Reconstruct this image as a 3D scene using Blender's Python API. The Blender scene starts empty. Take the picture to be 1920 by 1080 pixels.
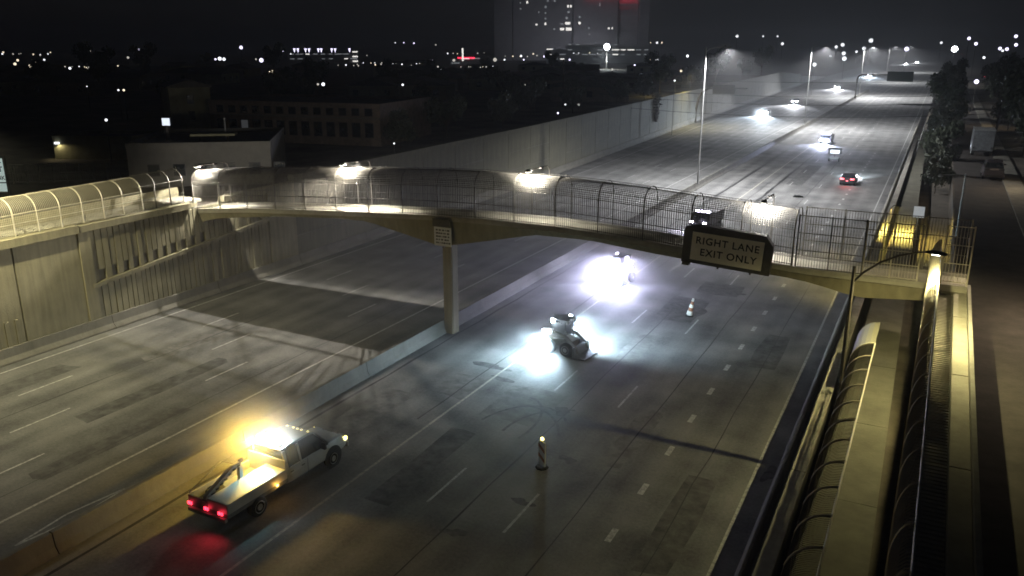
import bpy, math, random
from mathutils import Vector, Matrix, Euler
R = math.radians
random.seed(7)
scene = bpy.context.scene
col = scene.collection

# ------------------------------------------------------------------ camera
CAM_H, FOCAL, YAW, PITCH = 17.2, 1540.0, R(27.05), R(16.46)
cam_data = bpy.data.cameras.new('camera')
cam_data.sensor_width = 36.0
cam_data.lens = 36.0 * FOCAL / 1920.0
cam_data.clip_start, cam_data.clip_end = 0.5, 9000
cam = bpy.data.objects.new('camera', cam_data)
cam.location = (0, 0, CAM_H)
cam.rotation_euler = (math.pi / 2 - PITCH, 0, YAW)
col.objects.link(cam)
scene.camera = cam

# ------------------------------------------------------------------ night sky
world = bpy.data.worlds.new('World')
scene.world = world
world.use_nodes = True
wn, wl = world.node_tree.nodes, world.node_tree.links
sky = wn.new('ShaderNodeTexSky')
sky.sky_type = 'NISHITA'
sky.sun_disc = False
sky.sun_elevation = R(12.0)
sky.sun_rotation = R(250)
sky.air_density = 1.0
sky.dust_density = 0.6
tint = wn.new('ShaderNodeMix')
tint.data_type = 'RGBA'
tint.blend_type = 'MULTIPLY'
tint.inputs['Factor'].default_value = 1.0
tint.inputs['B'].default_value = (0.62, 0.62, 1.0, 1)
wl.new(sky.outputs[0], tint.inputs['A'])
wl.new(tint.outputs['Result'], wn['Background'].inputs['Color'])
wn['Background'].inputs['Strength'].default_value = 0.0012   # moonless city night

# ------------------------------------------------------------------ exposure and engine
vs = scene.view_settings
vs.view_transform = 'Standard'
vs.look = 'None'
vs.exposure = 0.0
vs.gamma = 1.0
scene.cycles.use_denoising = True
scene.cycles.use_adaptive_sampling = False
scene.cycles.use_light_tree = True
scene.cycles.max_bounces = 4
scene.cycles.diffuse_bounces = 2
scene.cycles.glossy_bounces = 2
scene.cycles.transmission_bounces = 3
scene.cycles.volume_bounces = 0
scene.cycles.filter_width = 1.7
scene.cycles.sample_clamp_indirect = 4.0
scene.cycles.caustics_reflective = False
scene.cycles.caustics_refractive = False


# ------------------------------------------------------------------ helpers
def ray(px, py):
    x, y = (px - 960) / FOCAL, (540 - py) / FOCAL
    v = Vector((x, y, -1.0))
    v.rotate(cam.rotation_euler)
    return v


def at_z(px, py, z):
    d = ray(px, py)
    t = (z - CAM_H) / d.z
    return Vector((t * d.x, t * d.y, z))


def at_depth(px, py, dist):
    d = ray(px, py)
    t = dist / d.xy.length
    return Vector((t * d.x, t * d.y, CAM_H + t * d.z))


def interp(x, pts):
    if x <= pts[0][0]:
        return pts[0][1]
    for (a, u), (b, w) in zip(pts, pts[1:]):
        if x <= b:
            return u + (w - u) * (x - a) / (b - a)
    return pts[-1][1]


class MB:
    def __init__(s):
        s.v, s.f = [], []

    def add(s, v, f):
        n = len(s.v)
        s.v += [tuple(p) for p in v]
        s.f += [tuple(i + n for i in q) for q in f]
        return s

    def box(s, c, d, rz=0.0, m=None, taper=1.0):
        hx, hy, hz = d[0] / 2, d[1] / 2, d[2] / 2
        v = []
        for z, k in ((-hz, 1.0), (hz, taper)):
            for x, y in ((-hx, -hy), (hx, -hy), (hx, hy), (-hx, hy)):
                p = Vector((x * k, y * k, z))
                if rz:
                    p.rotate(Euler((0, 0, rz)))
                if m:
                    p = m @ p
                v.append(p + Vector(c))
        return s.add(v, [(3, 2, 1, 0), (4, 5, 6, 7), (0, 1, 5, 4), (1, 2, 6, 5), (2, 3, 7, 6), (3, 0, 4, 7)])

    def prism(s, prof, a, b, axis='y'):
        """closed profile swept from a to b along an axis; profile is (u,w) in the other two axes"""
        n = len(prof)
        def P(u, w, t):
            return (u, t, w) if axis == 'y' else ((t, u, w) if axis == 'x' else (u, w, t))
        v = [P(u, w, a) for u, w in prof] + [P(u, w, b) for u, w in prof]
        f = [(i, (i + 1) % n, n + (i + 1) % n, n + i) for i in range(n)]
        return s.add(v, f + [tuple(range(n))[::-1], tuple(range(n, 2 * n))])

    def loft(s, rings, caps=True, closed=True):
        n = len(rings[0])
        v = [p for r in rings for p in r]
        f = []
        for k in range(len(rings) - 1):
            for i in range(n if closed else n - 1):
                j = (i + 1) % n
                f.append((k * n + i, k * n + j, (k + 1) * n + j, (k + 1) * n + i))
        if caps:
            f += [tuple(range(n))[::-1], tuple(range((len(rings) - 1) * n, len(rings) * n))]
        return s.add(v, f)

    def tube(s, pts, r, n=6, caps=True):
        pts = [Vector(p) for p in pts]
        rings = []
        for i, p in enumerate(pts):
            d = (pts[min(i + 1, len(pts) - 1)] - pts[max(i - 1, 0)]).normalized()
            a = d.cross(Vector((0, 0, 1)))
            if a.length < 0.05:
                a = d.cross(Vector((1, 0, 0)))
            a.normalize()
            b = d.cross(a)
            rr = r[i] if isinstance(r, (list, tuple)) else r
            rings.append([p + (a * math.cos(t) + b * math.sin(t)) * rr for t in [2 * math.pi * k / n + math.pi / n for k in range(n)]])
        return s.loft(rings, caps)

    def lathe(s, prof, c=(0, 0, 0), n=16, axis='z'):
        c = Vector(c)
        rings = []
        for rad, h in prof:
            ring = []
            for k in range(n):
                t = 2 * math.pi * k / n
                x, y = rad * math.cos(t), rad * math.sin(t)
                ring.append(c + (Vector((x, y, h)) if axis == 'z' else Vector((h, x, y)) if axis == 'x' else Vector((x, h, y))))
            rings.append(ring)
        return s.loft(rings)

    def quad(s, a, b, c, d):
        return s.add([a, b, c, d], [(0, 1, 2, 3)])

    def mesh(s, name, mat=None, smooth=False):
        me = bpy.data.meshes.new(name)
        me.from_pydata(s.v, [], s.f)
        me.update()
        if smooth:
            me.polygons.foreach_set('use_smooth', [True] * len(me.polygons))
        if mat:
            me.materials.append(mat)
        return me

    def build(s, name, mat, parent=None, loc=None, smooth=False, kind=None, bevel=0.0):
        me = s.mesh(name, mat, smooth)
        return link(name, me, parent, loc, kind, bevel)


def link(name, me, parent=None, loc=None, kind=None, bevel=0.0, rz=None):
    o = bpy.data.objects.new(name, me)
    col.objects.link(o)
    if parent:
        o.parent = parent
    if loc is not None:
        o.location = loc
    if rz is not None:
        o.rotation_euler.z = rz
    if kind:
        o['kind'] = kind
    if bevel:
        b = o.modifiers.new('bevel', 'BEVEL')
        b.width = bevel
        b.segments = 2
        b.limit_method = 'ANGLE'
    return o


def tag(o, label=None, cat=None, group=None, kind=None):
    if label:
        o['label'] = label
    if cat:
        o['category'] = cat
    if group:
        o['group'] = group
    if kind:
        o['kind'] = kind
    return o


def thing(name, label, cat, loc=(0, 0, 0), rz=0.0, group=None):
    o = bpy.data.objects.new(name, None)
    o.empty_display_size = 0.3
    col.objects.link(o)
    o.location = loc
    o.rotation_euler.z = rz
    return tag(o, label, cat, group)


def copy_tree(o, parent=None):
    c = o.copy()
    col.objects.link(c)
    if parent:
        c.parent = parent
    for ch in list(o.children):
        copy_tree(ch, c)
    return c


def lamp(name, kind, loc, power, color, parent=None, size=0.1, spot=None, blend=0.5, aim=None, vol=1.0):
    d = bpy.data.lights.new(name, kind)
    d.energy = power
    d.color = color
    d.shadow_soft_size = size
    if kind == 'SPOT':
        d.spot_size = R(spot)
        d.spot_blend = blend
    o = bpy.data.objects.new(name, d)
    col.objects.link(o)
    o.location = loc
    if aim is not None:
        o.rotation_euler = Vector(aim).to_track_quat('-Z', 'Y').to_euler()
    if parent:
        o.parent = parent
    return o


# ------------------------------------------------------------------ materials
def mat_base(name):
    m = bpy.data.materials.new(name)
    m.use_nodes = True
    return m, m.node_tree.nodes, m.node_tree.links, m.node_tree.nodes['Principled BSDF']


def plain(name, c, rough=0.7, metal=0.0, var=0.12, scale=3.0, bump=0.0, spec=0.3):
    """procedural: colour broken up by two noises, optional fine relief"""
    m, n, l, b = mat_base(name)
    tc = n.new('ShaderNodeTexCoord')
    n1 = n.new('ShaderNodeTexNoise')
    n1.inputs['Scale'].default_value = scale
    n1.inputs['Detail'].default_value = 6
    n1.inputs['Roughness'].default_value = 0.7
    l.new(tc.outputs['Object'], n1.inputs['Vector'])
    r = n.new('ShaderNodeValToRGB')
    r.color_ramp.elements[0].position = 0.3
    r.color_ramp.elements[1].position = 0.72
    r.color_ramp.elements[0].color = (*[max(0, x * (1 - var * 1.6)) for x in c], 1)
    r.color_ramp.elements[1].color = (*[min(1, x * (1 + var)) for x in c], 1)
    l.new(n1.outputs['Fac'], r.inputs['Fac'])
    l.new(r.outputs['Color'], b.inputs['Base Color'])
    b.inputs['Roughness'].default_value = rough
    b.inputs['Metallic'].default_value = metal
    b.inputs['Specular IOR Level'].default_value = spec
    if bump:
        bp = n.new('ShaderNodeBump')
        bp.inputs['Strength'].default_value = bump
        bp.inputs['Distance'].default_value = 0.03
        n2 = n.new('ShaderNodeTexNoise')
        n2.inputs['Scale'].default_value = scale * 8
        n2.inputs['Detail'].default_value = 5
        l.new(tc.outputs['Object'], n2.inputs['Vector'])
        l.new(n2.outputs['Fac'], bp.inputs['Height'])
        l.new(bp.outputs['Normal'], b.inputs['Normal'])
    return m


def glow(name, c, strength):
    m, n, l, b = mat_base(name)
    b.inputs['Base Color'].default_value = (0.6, 0.6, 0.6, 1)
    b.inputs['Emission Color'].default_value = (*c, 1)
    b.inputs['Emission Strength'].default_value = strength
    return m


def concrete(name, c, streak=0.35):
    """poured concrete: cloudy tone, vertical water streaks, pitted relief"""
    m, n, l, b = mat_base(name)
    tc = n.new('ShaderNodeTexCoord')
    a = n.new('ShaderNodeTexNoise')
    a.inputs['Scale'].default_value = 0.6
    a.inputs['Detail'].default_value = 8
    a.inputs['Roughness'].default_value = 0.65
    l.new(tc.outputs['Object'], a.inputs['Vector'])
    mp = n.new('ShaderNodeMapping')
    mp.inputs['Scale'].default_value = (2.2, 2.2, 0.18)
    l.new(tc.outputs['Object'], mp.inputs['Vector'])
    s = n.new('ShaderNodeTexNoise')
    s.inputs['Scale'].default_value = 1.6
    s.inputs['Detail'].default_value = 5
    l.new(mp.outputs['Vector'], s.inputs['Vector'])
    mx = n.new('ShaderNodeMix')
    mx.inputs['Factor'].default_value = streak
    l.new(a.outputs['Fac'], mx.inputs['A'])
    l.new(s.outputs['Fac'], mx.inputs['B'])
    r = n.new('ShaderNodeValToRGB')
    r.color_ramp.elements[0].position = 0.3
    r.color_ramp.elements[1].position = 0.68
    r.color_ramp.elements[0].color = (*[x * 0.6 for x in c], 1)
    r.color_ramp.elements[1].color = (*[x * 1.12 for x in c], 1)
    l.new(mx.outputs['Result'], r.inputs['Fac'])
    l.new(r.outputs['Color'], b.inputs['Base Color'])
    b.inputs['Roughness'].default_value = 0.85
    b.inputs['Specular IOR Level'].default_value = 0.25
    g = n.new('ShaderNodeTexNoise')
    g.inputs['Scale'].default_value = 9
    g.inputs['Detail'].default_value = 8
    l.new(tc.outputs['Object'], g.inputs['Vector'])
    bp = n.new('ShaderNodeBump')
    bp.inputs['Strength'].default_value = 0.35
    bp.inputs['Distance'].default_value = 0.03
    l.new(g.outputs['Fac'], bp.inputs['Height'])
    l.new(bp.outputs['Normal'], b.inputs['Normal'])
    return m


def road_material():
    """worn freeway surface: wheel paths run along Y, oil and patch clouds, aggregate grain"""
    m, n, l, b = mat_base('worn_pavement')
    tc = n.new('ShaderNodeTexCoord')
    mp = n.new('ShaderNodeMapping')
    mp.inputs['Scale'].default_value = (1.0, 0.10, 1.0)
    l.new(tc.outputs['Object'], mp.inputs['Vector'])
    st = n.new('ShaderNodeTexNoise')
    st.inputs['Scale'].default_value = 0.9
    st.inputs['Detail'].default_value = 7
    st.inputs['Roughness'].default_value = 0.62
    l.new(mp.outputs['Vector'], st.inputs['Vector'])
    cl = n.new('ShaderNodeTexNoise')
    cl.inputs['Scale'].default_value = 0.33
    cl.inputs['Detail'].default_value = 7
    l.new(tc.outputs['Object'], cl.inputs['Vector'])
    # wheel paths: darker bands at a 1.83 m period across the lanes
    sep = n.new('ShaderNodeSeparateXYZ')
    l.new(tc.outputs['Object'], sep.inputs[0])
    mul = n.new('ShaderNodeMath'); mul.operation = 'MULTIPLY'
    mul.inputs[1].default_value = 2 * math.pi / 1.83
    l.new(sep.outputs['X'], mul.inputs[0])
    sn = n.new('ShaderNodeMath'); sn.operation = 'SINE'
    l.new(mul.outputs[0], sn.inputs[0])
    w = n.new('ShaderNodeMath'); w.operation = 'MULTIPLY_ADD'
    w.inputs[1].default_value = 0.04
    l.new(sn.outputs[0], w.inputs[0])
    mx = n.new('ShaderNodeMix')
    mx.inputs['Factor'].default_value = 0.68
    l.new(st.outputs['Fac'], mx.inputs['A'])
    l.new(cl.outputs['Fac'], mx.inputs['B'])
    l.new(mx.outputs['Result'], w.inputs[2])
    gr = n.new('ShaderNodeTexNoise')
    gr.inputs['Scale'].default_value = 7
    gr.inputs['Detail'].default_value = 6
    gr.inputs['Roughness'].default_value = 0.8
    l.new(tc.outputs['Object'], gr.inputs['Vector'])
    w2 = n.new('ShaderNodeMath'); w2.operation = 'MULTIPLY_ADD'
    w2.inputs[1].default_value = 0.5
    sub = n.new('ShaderNodeMath'); sub.operation = 'SUBTRACT'
    sub.inputs[1].default_value = 0.5
    l.new(gr.outputs['Fac'], sub.inputs[0])
    l.new(sub.outputs[0], w2.inputs[0])
    l.new(w.outputs[0], w2.inputs[2])
    r = n.new('ShaderNodeValToRGB')
    e = r.color_ramp.elements
    e[0].position, e[1].position = 0.30, 0.70
    e[0].color = (0.056, 0.056, 0.056, 1)
    e[1].color = (0.215, 0.212, 0.204, 1)
    l.new(w2.outputs[0], r.inputs['Fac'])
    l.new(r.outputs['Color'], b.inputs['Base Color'])
    b.inputs['Roughness'].default_value = 0.8
    b.inputs['Specular IOR Level'].default_value = 0.3
    bp = n.new('ShaderNodeBump')
    bp.inputs['Strength'].default_value = 0.4
    bp.inputs['Distance'].default_value = 0.02
    g2 = n.new('ShaderNodeTexNoise')
    g2.inputs['Scale'].default_value = 20
    g2.inputs['Detail'].default_value = 4
    l.new(tc.outputs['Object'], g2.inputs['Vector'])
    l.new(g2.outputs['Fac'], bp.inputs['Height'])
    l.new(bp.outputs['Normal'], b.inputs['Normal'])
    return m


def paint_material(name, c):
    """road paint worn through to the pavement in patches"""
    m, n, l, b = mat_base(name)
    tc = n.new('ShaderNodeTexCoord')
    a = n.new('ShaderNodeTexNoise')
    a.inputs['Scale'].default_value = 5
    a.inputs['Detail'].default_value = 8
    a.inputs['Roughness'].default_value = 0.75
    gm = n.new('ShaderNodeNewGeometry')
    l.new(gm.outputs['Position'], a.inputs['Vector'])
    r = n.new('ShaderNodeValToRGB')
    e = r.color_ramp.elements
    e[0].position, e[1].position = 0.36, 0.58
    e[0].color = (0.17, 0.17, 0.165, 1)
    e[1].color = (*c, 1)
    l.new(a.outputs['Fac'], r.inputs['Fac'])
    l.new(r.outputs['Color'], b.inputs['Base Color'])
    b.inputs['Roughness'].default_value = 0.7
    return m


def leaf_material(name, c):
    m, n, l, b = mat_base(name)
    oi = n.new('ShaderNodeNewGeometry')
    r = n.new('ShaderNodeValToRGB')
    r.color_ramp.elements[0].color = (*[x * 0.5 for x in c], 1)
    r.color_ramp.elements[1].color = (*[x * 1.5 for x in c], 1)
    l.new(oi.outputs['Random Per Island'], r.inputs['Fac'])
    l.new(r.outputs['Color'], b.inputs['Base Color'])
    b.inputs['Roughness'].default_value = 0.65
    return m


M = {
    'road': road_material(),
    'paint': paint_material('white_road_paint', (0.44, 0.44, 0.42)),
    'ypaint': paint_material('yellow_road_paint', (0.36, 0.34, 0.27)),
    'tar': plain('tar_seal', (0.03, 0.03, 0.03), 0.6, var=0.4, scale=2),
    'patch_dark': plain('dark_pavement_patch', (0.098, 0.097, 0.095), 0.85, var=0.4, scale=1.4, bump=.3),
    'patch_light': plain('pale_pavement_patch', (0.14, 0.137, 0.132), 0.85, var=0.35, scale=1.4, bump=.3),
    'rubber_mark': plain('rubber_smear', (0.085, 0.085, 0.085), 0.8, var=0.45, scale=3),
    'conc': concrete('cast_concrete', (0.36, 0.345, 0.30)),
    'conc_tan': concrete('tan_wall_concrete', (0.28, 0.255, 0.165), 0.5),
    'conc_med': concrete('grimy_barrier_concrete', (0.14, 0.135, 0.12), 0.3),
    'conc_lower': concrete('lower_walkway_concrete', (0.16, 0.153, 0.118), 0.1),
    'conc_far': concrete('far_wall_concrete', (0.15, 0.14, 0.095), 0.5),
    'conc_dark': concrete('dirty_concrete', (0.19, 0.18, 0.15)),
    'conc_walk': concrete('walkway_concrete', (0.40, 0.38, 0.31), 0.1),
    'ground': plain('bare_desert_ground', (0.10, 0.085, 0.065), 0.95, var=0.5, scale=0.2, bump=0.3),
    'asphalt': plain('street_asphalt', (0.05, 0.043, 0.038), 0.9, var=0.3, scale=0.8, bump=0.25),
    'metal_dark': plain('weathered_dark_steel', (0.10, 0.09, 0.08), 0.55, 0.3, var=0.3),
    'metal': plain('galvanised_steel', (0.36, 0.36, 0.35), 0.45, 0.5, var=0.2),
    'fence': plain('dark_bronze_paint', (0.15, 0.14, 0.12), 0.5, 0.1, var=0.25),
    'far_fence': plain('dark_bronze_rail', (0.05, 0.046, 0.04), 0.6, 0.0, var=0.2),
    'cream': plain('cream_painted_steel', (0.55, 0.51, 0.40), 0.5, 0.1, var=0.12),
    'sheet': plain('perforated_cream_sheet', (0.26, 0.25, 0.19), 0.55, 0.1, var=0.08, scale=30),
    'black': plain('black_rubber', (0.02, 0.02, 0.02), 0.8, var=0.2),
    'trim': plain('black_plastic_trim', (0.035, 0.035, 0.038), 0.5, var=0.15),
    'glass': plain('dark_window_glass', (0.02, 0.025, 0.03), 0.08, 0.0, var=0.1, spec=0.8),
    'white_car': plain('dusty_white_paint', (0.40, 0.41, 0.40), 0.4, 0.0, var=0.1, scale=2, spec=0.5),
    'dark_car': plain('dark_car_paint', (0.05, 0.04, 0.045), 0.3, 0.2, var=0.1, spec=0.6),
    'grey_car': plain('silver_car_paint', (0.30, 0.31, 0.32), 0.3, 0.4, var=0.1, spec=0.6),
    'machine': plain('dusty_machine_paint', (0.15, 0.14, 0.12), 0.55, 0.0, var=0.3),
    'machine_grey': plain('machine_grey_paint', (0.16, 0.17, 0.18), 0.5, 0.1, var=0.25),
    'sign_board': plain('faded_yellow_sheeting', (0.86, 0.80, 0.68), 0.6, var=0.08, scale=1.5),
    'sign_white': plain('white_sign_sheeting', (0.62, 0.63, 0.62), 0.5, var=0.06),
    'sign_green': plain('green_sign_sheeting', (0.008, 0.05, 0.042), 0.5, var=0.08),
    'sign_back': plain('bare_aluminium_sign_back', (0.11, 0.105, 0.10), 0.6, 0.3, var=0.15),
    'ink': plain('black_sign_ink', (0.015, 0.015, 0.015), 0.7, var=0.1),
    'orange': plain('orange_reflective', (0.36, 0.16, 0.09), 0.5, var=0.1),
    'white_refl': plain('white_reflective', (0.8, 0.8, 0.78), 0.5, var=0.06),
    'stucco': plain('pale_stucco', (0.15, 0.145, 0.13), 0.9, var=0.15, scale=1.2, bump=0.2),
    'brick': plain('dull_brown_masonry', (0.20, 0.16, 0.13), 0.9, var=0.25, scale=1.5, bump=0.2),
    'olive_wall': plain('olive_stucco', (0.26, 0.25, 0.16), 0.9, var=0.2, scale=1.0, bump=0.2),
    'roofing': plain('grey_roofing', (0.12, 0.11, 0.10), 0.9, var=0.3, scale=2),
    'tower_wall': plain('tower_cladding', (0.34, 0.34, 0.37), 0.7, var=0.1, scale=0.1),
    'slab': plain('tower_floor_slab', (0.42, 0.42, 0.44), 0.7, var=0.1, scale=0.2),
    'bark': plain('bark', (0.09, 0.07, 0.05), 0.95, var=0.3, scale=6, bump=0.4),
    'leaf': leaf_material('dark_leaf', (0.035, 0.046, 0.024)),
    'leaf2': leaf_material('dusty_leaf', (0.042, 0.05, 0.03)),
    'wood': plain('creosoted_wood', (0.07, 0.055, 0.045), 0.9, var=0.3, scale=5),
    'cable': plain('cable_black', (0.02, 0.02, 0.022), 0.6, var=0.1),
    'g_white': glow('lens_white', (0.9, 0.95, 1.0), 12),
    'g_work': glow('lens_work_white', (0.75, 0.9, 1.0), 120),
    'g_violet': glow('lens_violet_white', (0.72, 0.68, 1.0), 120),
    'g_head': glow('lens_headlamp', (0.88, 0.9, 1.0), 320),
    'g_flare': glow('lens_flood_far', (0.9, 0.95, 1.0), 30),
    'g_city': glow('lens_city', (0.92, 0.95, 1.0), 2.2),
    'g_citydim': glow('lens_city_dim', (0.95, 0.9, 0.8), 0.7),
    'g_cityw': glow('lens_city_warm', (1.0, 0.85, 0.62), 1.6),
    'g_cityv': glow('lens_city_violet', (0.78, 0.74, 1.0), 3.0),
    'g_tail': glow('lens_red', (1.0, 0.03, 0.06), 5.0),
    'g_amber': glow('lens_amber', (1.0, 0.62, 0.12), 8),
    'g_beacon': glow('lens_beacon', (1.0, 0.78, 0.25), 60),
    'g_yellow': glow('lens_yellow', (1.0, 0.85, 0.25), 5),
    'g_flood': glow('lens_flood', (1.0, 0.95, 0.78), 25),
    'g_window': glow('lit_window', (0.95, 0.92, 0.85), 1.6),
    'g_winfaint': glow('faint_window', (0.8, 0.85, 0.9), 0.035),
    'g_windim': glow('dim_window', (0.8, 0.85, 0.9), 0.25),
    'g_red': glow('red_beacon_strip', (1.0, 0.02, 0.06), 5.0),
    'g_sign': glow('backlit_sign_face', (0.75, 0.95, 0.9), 0.42),
    'g_panel': glow('backlit_panel', (0.8, 0.88, 1.0), 1.1),
}

# ------------------------------------------------------------------ ground, road, street
WALL_L = [(-60, -45.1), (50, -45.1), (96, -46.3), (193, -51.0), (404, -58.5), (600, -62), (3500, -70)]
WALL_R = -2.45


def deep(y):                       # how far the land stands above the freeway: 1 near, 0 far
    return interp(y, [(330, 1.0), (520, 0.0)])


def gh(x, y):                      # height of the land
    if x < interp(y, WALL_L):
        return 6.3 * deep(y) - 0.06
    if x > 2.0:
        return 4.96 * deep(y) - 0.06
    if x > WALL_R:
        return 3.0 * deep(y) - 0.06
    return -0.06


mb = MB()
rows = [-60, 0, 20, 40, 50, 70, 96, 140, 193, 260, 330, 404, 520, 700, 1200, 2200, 5200]
for y in rows:
    wx = interp(y, WALL_L)
    for x in (-5200, -1500, -400, -150, -80):
        mb.v.append((x, y, 6.3 * deep(y) - 0.06))
    mb.v.append((wx - 0.3, y, 6.3 * deep(y) - 0.06))
    mb.v.append((wx - 0.28, y, -0.06))
    mb.v.append((-26, y, -0.06))
    mb.v.append((WALL_R + 0.28, y, -0.06))
    mb.v.append((WALL_R + 0.3, y, 3.0 * deep(y) - 0.06))
    mb.v.append((1.9, y, 3.0 * deep(y) - 0.06))
    mb.v.append((1.92, y, 4.96 * deep(y) - 0.06))
    for x in (60, 300, 5200):
        mb.v.append((x, y, 4.96 * deep(y) - 0.06))
nc = 15
for j in range(len(rows) - 1):
    for i in range(nc - 1):
        mb.f.append((j * nc + i, j * nc + i + 1, (j + 1) * nc + i + 1, (j + 1) * nc + i))
ground = mb.build('ground', M['ground'], kind='structure')

mb = MB()
ry = [-60, 50, 96, 193, 404, 600, 1800]
for y in ry:
    mb.v += [(interp(y, WALL_L) + 0.02, y, 0), (WALL_R - 0.02, y, 0)]
for j in range(len(ry) - 1):
    mb.f.append((2 * j, 2 * j + 1, 2 * j + 3, 2 * j + 2))
road = mb.build('road', M['road'], kind='structure')


def flat(pts, z, name, mat, parent):
    m = MB()
    m.add([(x, y, z) for x, y in pts], [tuple(range(len(pts)))])
    return m.build(name, mat, parent)


def strip_mesh(w, ln, mat, name):
    m = MB()
    m.add([(-w / 2, 0, 0), (w / 2, 0, 0), (w / 2, ln, 0), (-w / 2, ln, 0)], [(0, 1, 2, 3)])
    return m.mesh(name, mat)


# solid lines
for x, mt, w, y0, y1 in ((-29.45, 'paint', 0.13, 5, 900), (-19.6, 'ypaint', 0.13, 5, 900), (-43.85, 'paint', 0.13, 5, 110), (-4.95, 'paint', 0.13, 5, 900)):
    link('edge_line', strip_mesh(w, y1 - y0, M[mt], 'edge_line'), road, (x, y0, 0.006))
m = MB()
lp = [(-43.85, 110), (-45.2, 150), (-47.6, 193), (-51.5, 300), (-55, 404)]
for (x, y), (x2, y2) in zip(lp, lp[1:]):
    m.quad((x - .07, y, 0), (x + .07, y, 0), (x2 + .07, y2, 0), (x2 - .07, y2, 0))
m.build('edge_line', M['paint'], road, (0, 0, 0.006))
dash = strip_mesh(0.11, 3.05, M['paint'], 'lane_dash')
for x, ph in ((-33.1, 16.6), (-36.4, 20.2), (-40.1, 23.0), (-15.95, 23.9), (-12.3, 23.4)):
    k = 0
    y = ph - 12.2
    while y < 330:
        link('lane_dash', dash, road, (x, y, 0.006))
        y += 12.2
wide = strip_mesh(0.24, 0.92, M['paint'], 'exit_lane_dash')
y = 24.6 - 3.66
while y < 150:
    link('exit_lane_dash', wide, road, (-8.7, y, 0.006))
    y += 3.66
# tar seals and saw cuts along the slab joints
for x, y0, y1, w in ((-14.35, 8, 52, .09), (-10.45, 8, 90, .07), (-20.4, 30, 58, .10), (-38.2, 14, 40, .10), (-31.2, 10, 60, .06), (-24.9, 8, 70, .16), (-22.4, 66, 150, .35), (-17.4, 62, 165, .35), (-18.6, 62, 120, .12), (-7.0, 20, 70, .05), (-12.9, 62, 200, .12)):
    n = int((y1 - y0) / 2.5)
    m = MB()
    pts = [(x + random.uniform(-.05, .05), y0 + (y1 - y0) * k / n, w * random.uniform(.5, 1.2) / 2) for k in range(n + 1)]
    for (a, b, c), (d, e, f) in zip(pts, pts[1:]):
        m.quad((a - c, b, 0), (a + c, b, 0), (d + f, e, 0), (d - f, e, 0))
    m.build('tar_seal', M['tar'], road, (0, 0, 0.004))
# ragged dark spills and rubber loops
def blotch(cx, cy, rx, ry_, seed):
    rnd = random.Random(seed)
    pts = []
    ph = [rnd.uniform(0, 6.28) for _ in range(5)]
    for k in range(40):
        t = 2 * math.pi * k / 40
        q = .8 + sum(.22 / (j + 1) * math.sin((j + 2) * t + ph[j]) for j in range(5)) + rnd.uniform(-.04, .04)
        pts.append((cx + rx * q * math.cos(t), cy + ry_ * q * math.sin(t)))
    flat(pts, 0.003, 'oil_stain', M['rubber_mark'], road)
for i, (cx, cy, rx, ry_) in enumerate(((-12.4, 29.6, .5, .35), (-12.6, 25.6, .55, .3), (-14.6, 34.0, .55, .5), (-13.9, 22.6, .6, .3), (-13.6, 53, 1.5, 1.6), (-12.4, 58, 1.6, .7), (-4.4, 32.3, .35, .8), (-20.6, 37.6, 1.2, .5), (-19.0, 36.2, .9, .3))):
    blotch(cx, cy, rx, ry_, 40 + i)
def ribbon(pts, w, name, mat, z=0.0045):
    m = MB()
    for i in range(len(pts) - 1):
        a, b = Vector((*pts[i], 0)), Vector((*pts[i + 1], 0))
        d = (b - a).normalized()
        nrm = Vector((-d.y, d.x, 0)) * w / 2
        m.quad(a - nrm, b - nrm, b + nrm, a + nrm)
    m.build(name, mat, road, (0, 0, z))
for i, (cx, cy, r0, a0, a1, ex) in enumerate(((-15.5, 30.5, 2.2, 40, 170, 1.6), (-16.8, 31.5, 1.7, -20, 90, 1.9), (-13.6, 31.0, 2.6, 100, 190, 1.3), (-16.2, 27.0, 3.4, 40, 100, 2.0))):
    ribbon([(cx + r0 * math.cos(R(a)), cy + ex * r0 * math.sin(R(a))) for a in range(a0, a1, 6)], 0.14, 'skid_mark', M['rubber_mark'], 0.0044 + i * .0002)
rp_ = random.Random(77)
for i, (cx, cy, w, l, dk) in enumerate(((-13.8, 52.5, 2.6, 5.5, 0), (-12.6, 58.5, 3.0, 3.0, 0), (-16.6, 33.8, 3.2, 4.2, 1), (-20.6, 34.5, 2.2, 3.2, 1), (-34.6, 27, 1.2, 9, 0), (-38.4, 33, 1.4, 7, 1), (-31.4, 22, 1.0, 8, 0), (-10.6, 33, 1.1, 6, 1), (-6.8, 27, 1.3, 7, 0), (-17.8, 26.5, 1.2, 7, 0), (-41.6, 21, 1.5, 12, 0), (-14.2, 44, 1.2, 5, 1), (-20.5, 90, 3.0, 14, 1), (-15.5, 120, 2.0, 20, 0), (-10.2, 84, 1.6, 12, 1), (-36, 130, 2.5, 25, 0), (-7.0, 47, 1.5, 6, 0), (-5.2, 21, .8, 6, 1), (-23, 30, 1.8, 5, 1))):
    pts = []
    for (ux, uy) in ((-1, -1), (0, -1), (1, -1), (1, 0), (1, 1), (0, 1), (-1, 1), (-1, 0)):
        pts.append((cx + ux * w / 2 + rp_.uniform(-.12, .12), cy + uy * l / 2 + rp_.uniform(-.2, .2)))
    flat(pts, 0.0018 + i * .00005, 'pavement_patch', M['patch_light' if dk else 'patch_dark'], road)
# HOV diamond beside the median
dm = [(-27.5, 14.7), (-27.15, 16.9), (-27.4, 19.2), (-27.75, 16.9)]
ribbon(dm + dm[:1], 0.10, 'hov_diamond', M['paint'], 0.007)

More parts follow.
